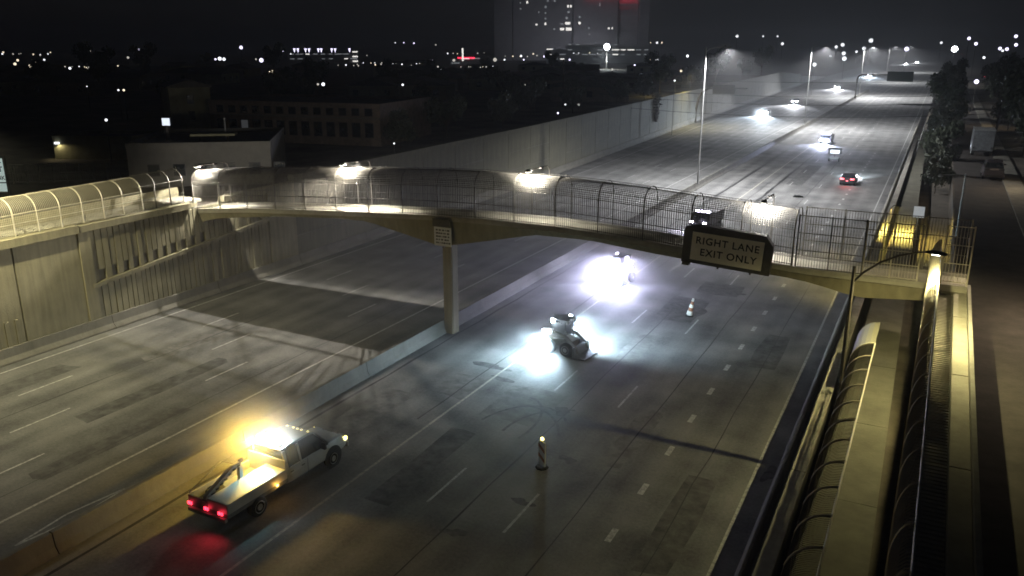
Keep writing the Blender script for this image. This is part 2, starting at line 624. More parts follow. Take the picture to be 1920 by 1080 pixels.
# frontage street, sidewalk
street = MB().add([(1.95, -30, 0), (6.0, -30, 0), (6.4, 330, 0), (2.3, 330, 0)], [(0, 1, 2, 3)]).build('frontage_street', M['asphalt'], None, (0, 0, 4.93), kind='structure')
m = MB()
for k in range(40):
    y0 = 30 + k * 6.0
    sh = .4 * y0 / 330
    m.prism([(6.0 + sh, 4.88), (6.0 + sh, 5.06), (7.5 + sh, 5.06), (7.5 + sh, 4.88)], y0, y0 + 5.97)
m.build('pavement', M['conc_dark'], kind='structure')
mh = MB().lathe([(0.0, .0), (.36, .0), (.36, .02), (.30, .025), (0.0, .025)], (4.75, 37.2, 4.935), 18).build('manhole_cover', M['metal_dark'])
tag(mh, 'round metal manhole cover in the dark frontage street', 'manhole')

# ------------------------------------------------------------------ median barrier, shoulder barriers
def barrier(name, label, path, half=False, flip=1, seg=6.1):
    """jersey barrier built of butted precast lengths"""
    t = thing(name, label, 'barrier', (path[0][0], path[0][1], 0))
    if half:
        prof = [(0, 0), (.42, 0), (.40, .10), (.20, .34), (.12, .86), (0, .86)]
        prof = [(flip * u, w) for u, w in prof]
    else:
        prof = [(-.32, 0), (.32, 0), (.30, .08), (.17, .30), (.11, .82), (-.11, .82), (-.17, .30), (-.30, .08)]
    for (x0, y0), (x1, y1) in zip(path, path[1:]):
        L = math.hypot(x1 - x0, y1 - y0)
        n = max(1, round(L / seg))
        ln = L / n
        me = MB().prism(prof, 0.012, ln - 0.012).mesh('barrier_segment', M['conc_dark'] if half else M['conc_med'])
        for k in range(n):
            o = link('barrier_segment', me, t, None, None, 0.02)
            o.location = (x0 + (x1 - x0) * k / n - path[0][0], y0 + (y1 - y0) * k / n - path[0][1], 0)
            o.rotation_euler.z = -math.atan2(x1 - x0, y1 - y0)
    return t
barrier('median_barrier', 'concrete median barrier dividing the freeway, column standing on it', [(-25.9, 6), (-25.9, 360)], seg=9.1)
barrier('shoulder_barrier', 'low concrete barrier at the foot of the tall left wall', [(-45.08, 6), (-45.08, 50), (-46.28, 96), (-50.98, 193), (-58.48, 404)], True, 1, 9.1)
barrier('roadside_barrier', 'low concrete barrier along the right road edge below walkway', [(-3.75, 6), (-3.75, 250)], True, -1, 9.1)

# ------------------------------------------------------------------ left retaining wall
lw = thing('retaining_wall', 'tall tan concrete wall with ribs and slanting ledge at far left', 'wall', (-45.1, 0, 0))
XW = 0.0
def wallbox(name, y0, y1, z0, z1, proud=0.0, back=-.5, mat='conc_tan', bev=.012):
    return MB().box(((proud + back) / 2, (y0 + y1) / 2, (z0 + z1) / 2), (proud - back, y1 - y0, z1 - z0)).build(name, M[mat], lw, bevel=bev)
for y0, y1 in ((6, 13.9), (14.0, 20.4), (20.5, 26.9), (27.0, 30.95)):
    wallbox('panel', y0, y1, 0, 6.38)
wallbox('pilaster', 30.97, 31.75, 0, 6.55, .10)
for k in range(7):
    wallbox('rib', 22.8 + k * .6, 23.05 + k * .6, .8, 2.3, .07, 0.0)
# ribbed field, planks either side of the slanting ledge
y = 31.78
k = 0
rw = random.Random(3)
def ledge_z(y):
    return 2.95 + (y - 31.4) * (4.35 - 2.95) / 15.6
wallbox('recess', 31.76, 47.0, 0, 6.4, -.16, -.5, 'conc_dark')
while y < 46.85:
    wdt = rw.choice((.34, .40, .46))
    y1 = min(y + wdt, 46.9)
    lz = ledge_z((y + y1) / 2)
    wallbox('plank', y, y1 - .055, 0.0, lz - .13, rw.uniform(-.02, .03), -.15, 'conc_tan', 0)
    z0 = lz + (.85 if k % 2 and y < 41 else .14)
    wallbox('plank', y, y1 - .055, z0, 6.35, rw.uniform(-.02, .03), -.15, 'conc_tan', 0)
    y = y1
    k += 1
MB().add([(.14, 31.5, ledge_z(31.5) - .12), (-.15, 31.5, ledge_z(31.5) - .12), (-.15, 31.5, ledge_z(31.5) + .12), (.14, 31.5, ledge_z(31.5) + .12),
          (.14, 46.95, ledge_z(46.95) - .12), (-.15, 46.95, ledge_z(46.95) - .12), (-.15, 46.95, ledge_z(46.95) + .12), (.14, 46.95, ledge_z(46.95) + .12)],
         [(3, 2, 1, 0), (4, 5, 6, 7), (0, 1, 5, 4), (1, 2, 6, 5), (2, 3, 7, 6), (3, 0, 4, 7)]).build('ledge', M['conc_tan'], lw)
wallbox('panel', 47.02, 50.0, 0, 6.4, .05)
MB().box((-.1, 18.5, 6.66), (.72, 25, .5)).build('coping', M['conc_tan'], lw, bevel=.02)
MB().box((-.1, 35.3, 6.62), (.62, 8.5, .42)).build('coping', M['conc_tan'], lw, bevel=.02)
MB().box((-.1, 46.2, 6.62), (.62, 7.4, .42)).build('coping', M['conc_tan'], lw, bevel=.02)

# far part of the left wall: panels stepping along its line
fw = thing('far_retaining_wall', 'tan block wall running along the far left freeway shoulder', 'wall', (-45.1, 50, 0))
path = [(50, -45.1), (96, -46.3), (193, -51.0), (404, -58.5)]
for (y0, x0), (y1, x1) in zip(path, path[1:]):
    n = round((y1 - y0) / 6.5)
    for k in range(n):
        a, b = k / n, (k + 1) / n - .0012
        p, q = Vector((x0 + (x1 - x0) * a, y0 + (y1 - y0) * a, 0)), Vector((x0 + (x1 - x0) * b, y0 + (y1 - y0) * b, 0))
        top = 6.9 * deep(p.y) + .4
        d = (q - p)
        c = (p + q) / 2 - Vector((-45.1, 50, 0))
        ang = -math.atan2(d.x, d.y)
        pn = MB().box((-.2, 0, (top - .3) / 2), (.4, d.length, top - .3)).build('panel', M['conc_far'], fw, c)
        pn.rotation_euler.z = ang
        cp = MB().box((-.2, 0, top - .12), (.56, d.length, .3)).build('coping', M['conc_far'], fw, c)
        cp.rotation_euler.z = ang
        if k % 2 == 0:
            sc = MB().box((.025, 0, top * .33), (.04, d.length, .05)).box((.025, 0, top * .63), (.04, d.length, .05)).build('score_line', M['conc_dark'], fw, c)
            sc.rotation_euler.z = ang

fl_ = thing('wall_top_lamp', 'small lamp above the far left wall near the dark sign', 'lamp', (-52.6, 182, 6.2))
MB().tube([(0, 0, 0), (0, 0, 4.6), (.6, 0, 5.0), (2.6, 0, 5.1)], [.08, .06, .045, .04], 6).build('pole', M['metal_dark'], fl_)
MB().box((2.9, 0, 5.08), (.6, .26, .1), taper=.8).build('lamp_head', M['metal_dark'], fl_)
lamp('lamp_light', 'SPOT', (3.4, 0, 4.95), 5200, (1.0, .84, .32), fl_, .1, 150, .6, (-.15, 0, -1))

# ------------------------------------------------------------------ left caged ramp along the wall top
def hoop(base, side, h=1.25, reach=.95, rise=.85, n=7, straight=True):
    """post that rises then curves over towards `side`"""
    b, s = Vector(base), Vector(side)
    pts = [b] if straight else []
    for k in range(n):
        t = math.pi / 2 * k / (n - 1)
        pts.append(b + Vector((0, 0, h + rise * math.sin(t))) + s * reach * (1 - math.cos(t)))
    return pts
cage = thing('caged_ramp_fence', 'cream curved mesh fence along the top of the left wall', 'fence', (-45.2, 6, 6.9))
ys = [35.9 - 1.42 * k for k in range(21)]
for y in ys:
    MB().tube(hoop((0, y - 6, 0), (-1, 0, 0)), .038, 5).build('post', M['cream'], cage)
for h, xo in ((.72, 0), (1.25, 0)):
    MB().tube([(xo, ys[-1] - 6, h), (xo, ys[0] - 6, h)], .028, 5).build('rail', M['cream'], cage)
MB().tube([(-.95, ys[-1] - 6, 2.1), (-.95, ys[0] - 6, 2.1)], .035, 5).build('rail', M['cream'], cage)
m = MB()
y = ys[-1]
while y < ys[0]:
    m.tube(hoop((0, y - 6, 0), (-1, 0, 0), n=6), .010, 3, False)
    y += .105
for z in [i * .12 for i in range(1, 11)]:
    m.tube([(.012, ys[-1] - 6, z), (.012, ys[0] - 6, z)], .007, 3, False)
m.build('mesh_wires', M['cream'], cage, kind='stuff')
# ramp slab behind it, with its outer parapet
rp = thing('left_ramp', 'narrow concrete ramp behind the curved fence on the left', 'ramp', (-46.6, 6, 0))
MB().box((0, 17, 6.78), (2.2, 36, .18)).build('slab', M['conc_walk'], rp)
MB().box((-1.2, 17, 6.9), (.2, 36, 1.2)).build('parapet', M['conc_tan'], rp)

# ------------------------------------------------------------------ footbridge
ZD = [(-47.2, 5.95), (-45.1, 6.15), (-40.6, 6.60), (-35.5, 6.93), (-30.4, 7.24), (-26, 7.46), (-22.4, 7.57), (-18, 7.58), (-14.4, 7.43), (-9, 7.08), (-4.65, 6.82), (2.1, 6.80)]
SOF = [(-47.2, 5.0), (-45.4, 5.25), (-43.6, 5.72), (-38.3, 6.35), (-33, 6.70), (-30.8, 6.72), (-25.9, 5.80), (-24.9, 5.80), (-19.2, 7.05), (-16, 7.08), (-11.9, 6.72), (-5, 6.28), (-3.2, 5.95), (-2.5, 5.75), (2.1, 6.15)]
YN, YF = 40.2, 42.6
br = thing('footbridge', 'arched concrete footbridge with caged railing crossing the whole freeway', 'footbridge', (-25.9, 41.4, 0))
O = Vector((-25.9, 41.4, 0))
xs = [-47.2 + k * .85 for k in range(59)]
xs[-1] = 2.1
rings = []
for x in xs:
    zt, zb = interp(x, ZD), interp(x, SOF)
    rings.append([Vector(p) - O for p in ((x, YN + .1, zt - .16), (x, YF - .1, zt - .16), (x, YF - .3, zb), (x, YN + .3, zb))])
MB().loft(rings).build('girder', M['conc_tan'], br)
rings = []
for x in xs:
    zt = interp(x, ZD)
    rings.append([Vector(p) - O for p in ((x, YN - .02, zt - .155), (x, YN - .02, zt), (x, YF + .02, zt), (x, YF + .02, zt - .155))])
MB().loft(rings).build('deck', M['conc_walk'], br)
for yy in (YN + .06, YF - .06):
    rings = []
    for x in xs:
        zt = interp(x, ZD)
        rings.append([Vector(p) - O for p in ((x, yy - .09, zt + .002), (x, yy - .09, zt + .14), (x, yy + .09, zt + .14), (x, yy + .09, zt + .002))])
    MB().loft(rings).build('kerb', M['conc'], br)
# column on the median
prof = [(-.34, -.30), (-.26, -.38), (.26, -.38), (.34, -.30), (.34, .30), (.26, .38), (-.26, .38), (-.34, .30)]
MB().loft([[Vector((u, w, 0)) for u, w in prof], [Vector((u, w, 5.85)) for u, w in prof]]).build('column', M['conc_tan'], br, Vector((-25.45, 41.55, 0)) - O)
FH = 2.75


def fence_line(yy, inward, x0, x1, step, rad, mt):
    """pickets that rise from the kerb and curve over the deck"""
    xx = x0
    i = 0
    posts = []
    while xx <= x1 + .01:
        posts.append(xx)
        xx += step
    for p in posts:
        z = interp(p, ZD)
        MB().tube([Vector(q) - O for q in hoop((p, yy, z), (0, inward, 0), 1.95, .85, .80)], .046 if rad > .01 else .026, 5).build('post', M[mt], br)
    for a, b in zip(posts, posts[1:]):
        m = MB()
        n = round((b - a) / (.115 if rad > .01 else .16))
        for k in range(1, n):
            x = a + (b - a) * k / n
            z = interp(x, ZD)
            m.tube([Vector(q) - O for q in hoop((x, yy, z + .1), (0, inward, 0), 1.85, .82, .78, 6)], rad, 4, False)
        m.build('picket_panel', M[mt], br, kind='stuff')
        if rad > .01:                      # anti-throw wires woven through the curved top
            m = MB()
            for k in range(11):
                t_ = math.pi / 2 * (k + .4) / 11
                dz, dy_ = 1.95 + .78 * math.sin(t_), .82 * (1 - math.cos(t_))
                m.tube([Vector((a, yy + inward * dy_, interp(a, ZD) + dz)) - O, Vector((b, yy + inward * dy_, interp(b, ZD) + dz)) - O], .013, 3, False)
            m.build('top_mesh', M[mt], br, kind='stuff')
        for h, dy in ((.22, 0), (1.0, 0), (1.9, 0), (2.73, .84)):
            za, zb = interp(a, ZD) + h, interp(b, ZD) + h
            MB().tube([Vector((a, yy + inward * dy, za)) - O, Vector((b, yy + inward * dy, zb)) - O], .024 if rad > .01 else .011, 4).build('rail', M[mt], br)
fence_line(YN + .06, 1, -45.45, -5.4, 2.502, .0175, 'fence')
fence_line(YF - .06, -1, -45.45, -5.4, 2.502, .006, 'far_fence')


def flat_fence(p0, p1, z0, h, posts_n, mat, parent, off, rails=4, pick=.125):
    p0, p1 = Vector(p0), Vector(p1)
    d = p1 - p0
    L = d.length
    for k in range(posts_n + 1):
        p = p0 + d * k / posts_n
        MB().tube([Vector((p.x, p.y, z0)) - off, Vector((p.x, p.y, z0 + h)) - off], .045, 4).build('post', mat, parent)
    m = MB()
    n = round(L / pick)
    for k in range(1, n):
        p = p0 + d * k / n
        m.tube([Vector((p.x, p.y, z0 + .12)) - off, Vector((p.x, p.y, z0 + h - .04)) - off], .0125, 4, False)
    m.build('picket_panel', mat, parent, kind='stuff')
    for k in range(rails):
        z = z0 + .14 + (h - .2) * k / (rails - 1)
        MB().tube([Vector((p0.x, p0.y, z)) - off, Vector((p1.x, p1.y, z)) - off], .026, 4).build('rail', mat, parent)
flat_fence((-5.25, YN + .06, 0), (-2.3, YN + .06, 0), 6.85, 2.7, 2, M['fence'], br, O)
flat_fence((-2.25, YN + .06, 0), (.05, YN + .06, 0), 6.85, 2.7, 2, M['cream'], br, O, 5)
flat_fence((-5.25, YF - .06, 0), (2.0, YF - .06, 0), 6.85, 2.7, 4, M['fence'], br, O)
flat_fence((1.0, YN + .06, 0), (2.05, YN + .06, 0), 6.95, 2.7, 1, M['cream'], br, O, 4)

# corner of the left landing: three close hoops and a box panel
ld = thing('bridge_landing_fence', 'short olive fence wrapping the left bridge landing', 'fence', (-46.3, 38.6, 6.2))
for (x, y) in ((-45.5, 37.2), (-45.5, 38.4), (-45.5, 39.5)):
    MB().tube(hoop((x + 46.3, y - 38.6, .3), (-1, 0, 0), 1.9, .9, .7), .045, 5).build('post', M['fence'], ld)
m = MB()
for k in range(34):
    m.tube(hoop((.8, -2.7 + k * .108, .35), (-1, 0, 0), 1.85, .88, .68, 6), .012, 3, False)
m.build('picket_panel', M['fence'], ld, kind='stuff')
for h in (.5, 1.3, 2.2):
    MB().tube([(.8, -2.7, h), (.8, 1.0, h)], .026, 4).build('rail', M['fence'], ld)
MB().box((-.4, -.6, .25), (2.6, 5.0, .5)).build('slab', M['conc_tan'], ld)

# lamps on the bridge
def bridge_lamp(x, label, power, colr, glowp, reach=2.74, hh=3.06):
    """pole on the far kerb, arm over the deck: an added deck light halfway and the main head above the near fence"""
    z = interp(x, ZD)
    t = thing('bridge_lamp', label, 'lamp', (x, YF + .12, z), 0, 'lamps along the footbridge')
    MB().tube([(0, 0, -.4), (0, 0, hh - .35), (0, -.08, hh - .12), (0, -.3, hh + .02), (0, -reach + .1, hh + .08)], .028, 6).build('pole', M['metal_dark'], t)
    MB().loft([[Vector((sx * .10, -reach + .25, hh + d)) for sx, d in ((-1, 0), (1, 0), (.7, .09), (-.7, .09))],
               [Vector((sx * .16, -reach, hh + d)) for sx, d in ((-1, 0), (1, 0), (.7, .13), (-.7, .13))],
               [Vector((sx * .12, -reach - .28, hh + d)) for sx, d in ((-1, 0), (1, 0), (.7, .08), (-.7, .08))]]).build('lamp_head', M['metal'], t)
    MB().box((0, -reach - .02, hh - .012), (.2, .36, .02)).build('lens', M['g_flood'], t)
    MB().box((0, -1.2, hh + .02), (.2, .3, .06)).build('added_deck_lamp', M['metal_dark'], t)  # second light added halfway along the arm to light the road
    lamp('lamp_light', 'SPOT', (0, -1.2, hh - .05), power, colr, t, .04, 142, .5, (0, -.55, -1))
    lamp('lens_light', 'SPOT', (0, -reach - .02, hh - .05), glowp, colr, t, .06, 152, .5, (0, 1, -.22))
    return t
bridge_lamp(-44.4, 'small lamp over the left end of the footbridge', 5000, (1.0, .94, .84), 1500)
bridge_lamp(-32.0, 'curved-arm lamp over the footbridge, second from left', 6200, (1.0, .93, .80), 1700)
bridge_lamp(-19.4, 'brightest lamp over the middle of the footbridge', 350, (1.0, .95, .84), 2300)
bridge_lamp(-6.9, 'lamp over the right part of the footbridge behind the sign', 500, (1.0, .98, .94), 1500)

# ------------------------------------------------------------------ signs
def text_mesh(body, size, mat, depth=.004, spacing=1.0):
    c = bpy.data.curves.new('lettering', 'FONT')
    c.body = body
    c.size = size
    c.align_x = 'CENTER'
    c.align_y = 'CENTER'
    c.extrude = depth
    c.space_character = spacing
    c.offset = size * .012
    o = bpy.data.objects.new('lettering', c)
    col.objects.link(o)
    dg = bpy.context.evaluated_depsgraph_get()
    me = bpy.data.meshes.new_from_object(o.evaluated_get(dg))
    bpy.data.objects.remove(o)
    me.materials.clear()
    me.materials.append(mat)
    return me
sg = thing('exit_sign', 'pale tan RIGHT LANE EXIT ONLY sign in dark box frame on footbridge', 'sign', (-8.5, 39.75, 6.62))
sg.rotation_euler.y = .06
MB().prism([(-2.18, 0), (2.18, 0), (2.18, 1.45), (1.78, 1.95), (-1.55, 1.95), (-2.18, 1.75)], -.10, .32).build('frame_box', M['sign_back'], sg, bevel=.02)
pn = MB().box((.02, -.16, .92), (3.5, .05, 1.42)).build('panel', M['sign_board'], sg, bevel=.01)
for ln, xx, zz in (('RIGHT', -.74, 1.22), ('LANE', .92, 1.22), ('EXIT', -.70, .64), ('ONLY', .78, .64)):
    o = link('lettering', text_mesh(ln, .50, M['ink'], spacing=1.14), pn, (xx, -.190, zz))
    o.rotation_euler = (math.pi / 2, 0, 0)
for x in (-1.95, -.4, 1.2):
    MB().box((x, .40, .6), (.09, .16, 1.6)).build('bracket', M['metal_dark'], sg)
MB().box((-1.9, -.15, -.05), (.35, .3, .10)).build('foot', M['conc'], sg)

cs = thing('notice_board', 'small white notice board with rows of print on bridge column', 'sign', (-24.95, 39.95, 5.9))
b1 = MB().box((0, 0, .56), (1.16, .03, 1.12)).build('panel', M['sign_white'], cs)
b2 = MB().box((-.08, .01, 1.37), (1.20, .03, .46)).build('header_panel', M['sign_back'], cs)
rn = random.Random(5)
for r_ in range(5):
    x = -.45
    m = MB()
    while x < .42:
        w = rn.uniform(.05, .16)
        m.box((x + w / 2, -.018, .95 - r_ * .19), (w, .006, .085))
        x += w + rn.uniform(.02, .10)
    m.build('print_row', M['ink'], b1)
MB().box((0, .10, .6), (.08, .2, 1.4)).build('bracket', M['metal_dark'], cs)

# ------------------------------------------------------------------ right-hand walkway, cages and ramp
wk = thing('lower_walkway', 'pale concrete walkway between the curved fences at lower right', 'walkway', (-1.0, 5, 3.6))
ye = [5, 11, 17.2, 24.9, 31.0, 37.5, 44, 51, 58, 66, 75, 84, 92, 101, 110, 119, 128, 137]
for a, b in zip(ye, ye[1:]):
    xr0, xr1 = .08 - .009 * a, .08 - .009 * b
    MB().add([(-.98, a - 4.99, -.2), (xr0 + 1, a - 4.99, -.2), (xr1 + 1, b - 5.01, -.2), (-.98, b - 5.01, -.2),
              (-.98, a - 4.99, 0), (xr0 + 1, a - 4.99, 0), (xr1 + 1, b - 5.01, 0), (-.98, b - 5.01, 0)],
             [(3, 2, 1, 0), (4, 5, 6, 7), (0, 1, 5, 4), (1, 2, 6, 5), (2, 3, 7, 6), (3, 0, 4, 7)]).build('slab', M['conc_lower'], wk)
rwl = thing('road_edge_wall', 'concrete retaining wall beside the right freeway shoulder', 'wall', (-2.65, 5, 0))
for k in range(20):
    y0 = k * 7.0
    MB().box((0, y0 + 3.49, 1.78), (.34, 6.96, 3.56)).build('panel', M['conc_dark'], rwl)
    MB().box((.02, y0 + 3.49, 3.63), (.46, 6.96, .14)).build('coping', M['conc'], rwl, bevel=.015)

f1 = thing('walkway_fence', 'curved mesh fence overhanging the left side of lower walkway', 'fence', (-1.95, 5, 3.6))
ys1 = [33.7 - 1.55 * k for k in range(17)]
for y in ys1:
    MB().tube(hoop((0, y - 5, 0), (1, 0, 0), 1.35, .86, .95), .034, 5).build('post', M['cream'], f1)
for h in (.5, 1.35):
    MB().tube([(0, ys1[-1] - 5, h), (0, ys1[0] - 5, h)], .024, 4).build('rail', M['fence'], f1)
MB().tube([(.86, ys1[-1] - 5, 2.3), (.86, ys1[0] - 5, 2.3)], .032, 5).build('rail', M['cream'], f1)
m = MB()
y = ys1[-1]
while y < ys1[0]:
    m.tube(hoop((0, y - 5, .05), (1, 0, 0), 1.30, .85, .94, 6), .011, 3, False)
    y += .10
m.build('mesh_wires', M['fence'], f1, kind='stuff')
MB().box((.0, 13, .06), (.16, 31, .14)).build('kerb', M['conc_dark'], f1)
# solid end sheet of that fence
m = MB()
hp = hoop((0, 0, 0), (1, 0, 0), 1.35, .86, .95, 8)
m.loft([[p + Vector((0, 28.75, 0)) for p in hp], [p + Vector((0, 31.6, 0)) for p in hp]], caps=False, closed=False)
o = m.build('end_sheet', M['sheet'], f1)
s_ = o.modifiers.new('thick', 'SOLIDIFY'); s_.thickness = .02

# upper ramp: wall, floor, kerb strip, parapet
def shx(y):
    return .010 * (y - 22)
up = thing('upper_ramp', 'caged concrete ramp climbing to the right end of footbridge', 'ramp', (.8, 5, 0))
def skew_box(name, xa, xb, z0, z1, mat, y0=6.0, y1=42.5, bev=0, rise=.0):
    v = []
    for z in (z0, z1):
        for x, y in ((xa, y0), (xb, y0), (xb, y1), (xa, y1)):
            v.append((x + shx(y) - .8, y - 5, z + rise * (y - y1)))
    return MB().add(v, [(3, 2, 1, 0), (4, 5, 6, 7), (0, 1, 5, 4), (1, 2, 6, 5), (2, 3, 7, 6), (3, 0, 4, 7)]).build(name, M[mat], up, bevel=bev)
skew_box('side_wall', .30, .405, 3.0, 6.64, 'conc_dark')
skew_box('floor', .41, 1.40, 5.2, 6.40, 'metal_dark')  # dark floor stands for the shade between the lit ribs
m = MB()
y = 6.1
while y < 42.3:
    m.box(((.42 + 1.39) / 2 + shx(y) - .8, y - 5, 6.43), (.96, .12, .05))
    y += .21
m.build('rib_shadow_bars', M['conc_walk'], up, kind='stuff')  # pale cross bars imitate the rib shadows the cage casts on the floor
for a, b in ((6, 14.2), (14.25, 22.4), (22.45, 29.5), (29.55, 36.4), (36.45, 42.5)):
    skew_box('kerb_strip', 1.41, 1.92, 4.6, 6.62, 'conc_walk', a, b, .015)
skew_box('parapet', 1.93, 2.06, 4.6, 6.85, 'conc', 6, 41, .01)
f2 = thing('upper_ramp_cage', 'curved mesh cage over the upper ramp under the bright lamp', 'fence', (.3, 5, 6.65))
ys2 = [39.4 - 1.62 * k for k in range(21)]
def hp2(y, n=8):
    return hoop((shx(y), y - 5, 0), (1, 0, 0), 1.30, .36, .85, n)
for y in ys2:
    MB().tube(hp2(y), .034, 5).build('post', M['cream'], f2)
for h in (.45, 1.3):
    MB().tube([(shx(ys2[-1]), ys2[-1] - 5, h), (shx(ys2[0]), ys2[0] - 5, h)], .026, 4).build('rail', M['cream'], f2)
MB().tube([(shx(ys2[-1]) + .36, ys2[-1] - 5, 2.15), (shx(ys2[0]) + .36, ys2[0] - 5, 2.15)], .032, 5).build('rail', M['cream'], f2)
m = MB()
y = ys2[-1]
while y < 30.5:
    m.tube(hp2(y, 6), .018, 3, False)
    y += .125
m.build('mesh_wires', M['cream'], f2, kind='stuff')
m = MB()
y = 30.55
while y < 41.0:
    m.tube(hp2(y, 8), .017, 3, False)
    y += .066
for k in range(1, 9):
    q = hp2(0, 10)[k + 1] if k < 9 else None
    m.tube([(q.x - shx(0) + shx(30.5), 25.5, q.z), (q.x - shx(0) + shx(41), 36, q.z)], .012, 3, False)
m.build('fine_mesh', M['cream'], f2, kind='stuff')

# cobra-head lamp that lights the ramp
cl = thing('cobra_head_lamp', 'tall dark pole with long curved arm lamp over upper ramp', 'street lamp', (-2.15, 33.2, 3.7))
MB().tube([(0, 0, -.4), (0, 0, 2.5), (0, 0, 5.35)], [.10, .085, .07], 8).build('pole', M['metal_dark'], cl)
MB().tube([(0, 0, 4.7), (.35, 0, 5.15), (.9, 0, 5.62), (1.5, 0, 5.95), (2.1, -.02, 6.14), (2.5, -.03, 6.20)], [.045, .045, .04, .038, .035, .035], 6).build('arm', M['metal_dark'], cl)
MB().loft([[Vector((2.36, sy * .06 - .03, 6.19 + d)) for sy, d in ((-1, -.03), (1, -.03), (.7, .05), (-.7, .05))],
           [Vector((2.6, sy * .14 - .03, 6.19 + d)) for sy, d in ((-1, -.05), (1, -.05), (.7, .09), (-.7, .09))],
           [Vector((2.95, sy * .13 - .03, 6.18 + d)) for sy, d in ((-1, -.05), (1, -.05), (.7, .07), (-.7, .07))],
           [Vector((3.08, sy * .05 - .03, 6.17 + d)) for sy, d in ((-1, -.03), (1, -.03), (.7, .03), (-.7, .03))]]).build('lamp_head', M['trim'], cl, smooth=False, bevel=.015)
MB().box((2.70, -.03, 6.125), (.26, .2, .02)).build('lens', M['g_flood'], cl)
lamp('lamp_light', 'SPOT', (2.66, -.03, 6.04), 2500, (1.0, .88, .40), cl, .05, 164, .5, (.05, .0, -1))

# lamp at the far side of the bridge that washes the walkway
wlmp = thing('walkway_lamp', 'wall lamp lighting the walkway strip beyond the footbridge', 'lamp', (-2.3, 67, 3.6))
MB().tube([(0, 0, 0), (0, 0, 1.9), (.15, 0, 2.1), (.4, 0, 2.15)], .03, 6).build('pole', M['metal_dark'], wlmp)
MB().box((.52, 0, 2.14), (.3, .18, .08)).build('lamp_head', M['trim'], wlmp)
lamp('lamp_light', 'SPOT', (.52, 0, 2.07), 4200, (1.0, .78, .18), wlmp, .06, 150, .3, (.1, .1, -1))

# lamp that lights the left ramp, its pole out of frame
ll = thing('ramp_street_lamp', 'tall street lamp lighting the left ramp and wall', 'street lamp', (-47.9, 24.0, 6.3))
MB().tube([(0, 0, 0), (0, 0, 6.6), (.6, 0, 7.1), (2.2, 0, 7.4), (4.6, 0, 7.4)], [.09, .07, .05, .04, .04], 7).build('pole', M['metal'], ll)
MB().box((4.9, 0, 7.38), (.7, .3, .12), taper=.8).build('lamp_head', M['metal'], ll)
lamp('lamp_light', 'SPOT', (4.95, 0, 7.28), 9000, (1.0, .91, .56), ll, .08, 138, .6, (-.05, .2, -1))

# ------------------------------------------------------------------ median high poles lighting the freeway
def high_pole(x, y, h, label, power, vis=True):
    t = thing('freeway_lamp', label, 'street lamp', (x, y, .86), 0, 'tall lamps along the freeway median')
    MB().box((0, 0, .06), (.3, .3, .12)).build('base', M['metal'], t)
    MB().tube([(0, 0, 0), (0, 0, h * .5), (0, 0, h)], [.115, .09, .065], 8).build('pole', M['metal'], t)
    for s in (1,):
        MB().tube([(0, 0, h - .5), (s * .6, 0, h - .1), (s * 1.5, 0, h + .05), (s * 2.3, 0, h + .05)], .03, 5).build('arm', M['metal'], t)
        MB().box((s * 2.6, 0, h + .03), (.75, .3, .12), taper=.75).build('lamp_head', M['metal'], t)
        lamp('lamp_light', 'SPOT', (s * 2.62, 0, h - .08), power * 2, (.97, .98, 1.0), t, .12, 156, .5, (.12, 0, -1))
    return t
high_pole(-25.4, 100.0, 16.1, 'nearest tall thin lamp pole standing on the freeway median', 27000)
high_pole(-25.4, 187.0, 16.1, 'second tall lamp pole along the freeway median', 40000)
high_pole(-25.4, 312.0, 16.1, 'third tall lamp pole along the freeway median', 52000)
high_pole(-25.4, 450.0, 16.1, 'fourth tall lamp pole, far along the freeway median', 26000)
high_pole(-25.4, 620.0, 16.1, 'farthest tall lamp pole on the freeway median', 26000)

# ------------------------------------------------------------------ cantilever signs and overhead wires
cg = thing('cantilever_sign', 'dark sign on a curved tube arm beside the far left wall', 'sign', (-49.9, 191, .1))
arm = [(0, 0, 0), (0, 0, 3.2), (.4, 0, 5.4), (1.3, 0, 7.0), (2.6, 0, 7.75), (4.2, 0, 7.9), (11.2, 0, 7.9)]
MB().tube(arm, [.30, .28, .26, .24, .22, .2, .14], 10).build('arm', M['metal_dark'], cg)
MB().box((6.0, -.3, 7.6), (5.0, .12, 2.1)).build('panel', M['sign_back'], cg)
for x in (4.3, 7.6):
    MB().box((x, -.2, 7.6), (.12, .1, 2.2)).build('bracket', M['metal_dark'], cg)
MB().box((-1.2, 0, 4.0), (.35, .35, 6.5)).build('equipment_post', M['metal_dark'], cg)
gs = thing('green_guide_sign', 'green guide sign on a median post over far right lanes', 'sign', (-25.2, 296, .5))
MB().tube([(0, 0, 0), (0, 0, 6.2), (.4, 0, 7.2), (1.4, 0, 7.7), (16.5, 0, 7.7)], [.32, .3, .26, .24, .16], 10).build('arm', M['metal_dark'], gs)
MB().box((12.6, -.3, 7.2), (7.6, .12, 3.1)).build('panel', M['sign_green'], gs)
for x in (10, 15):
    MB().box((x, -.2, 7.2), (.14, .1, 3.2)).build('bracket', M['metal_dark'], gs)

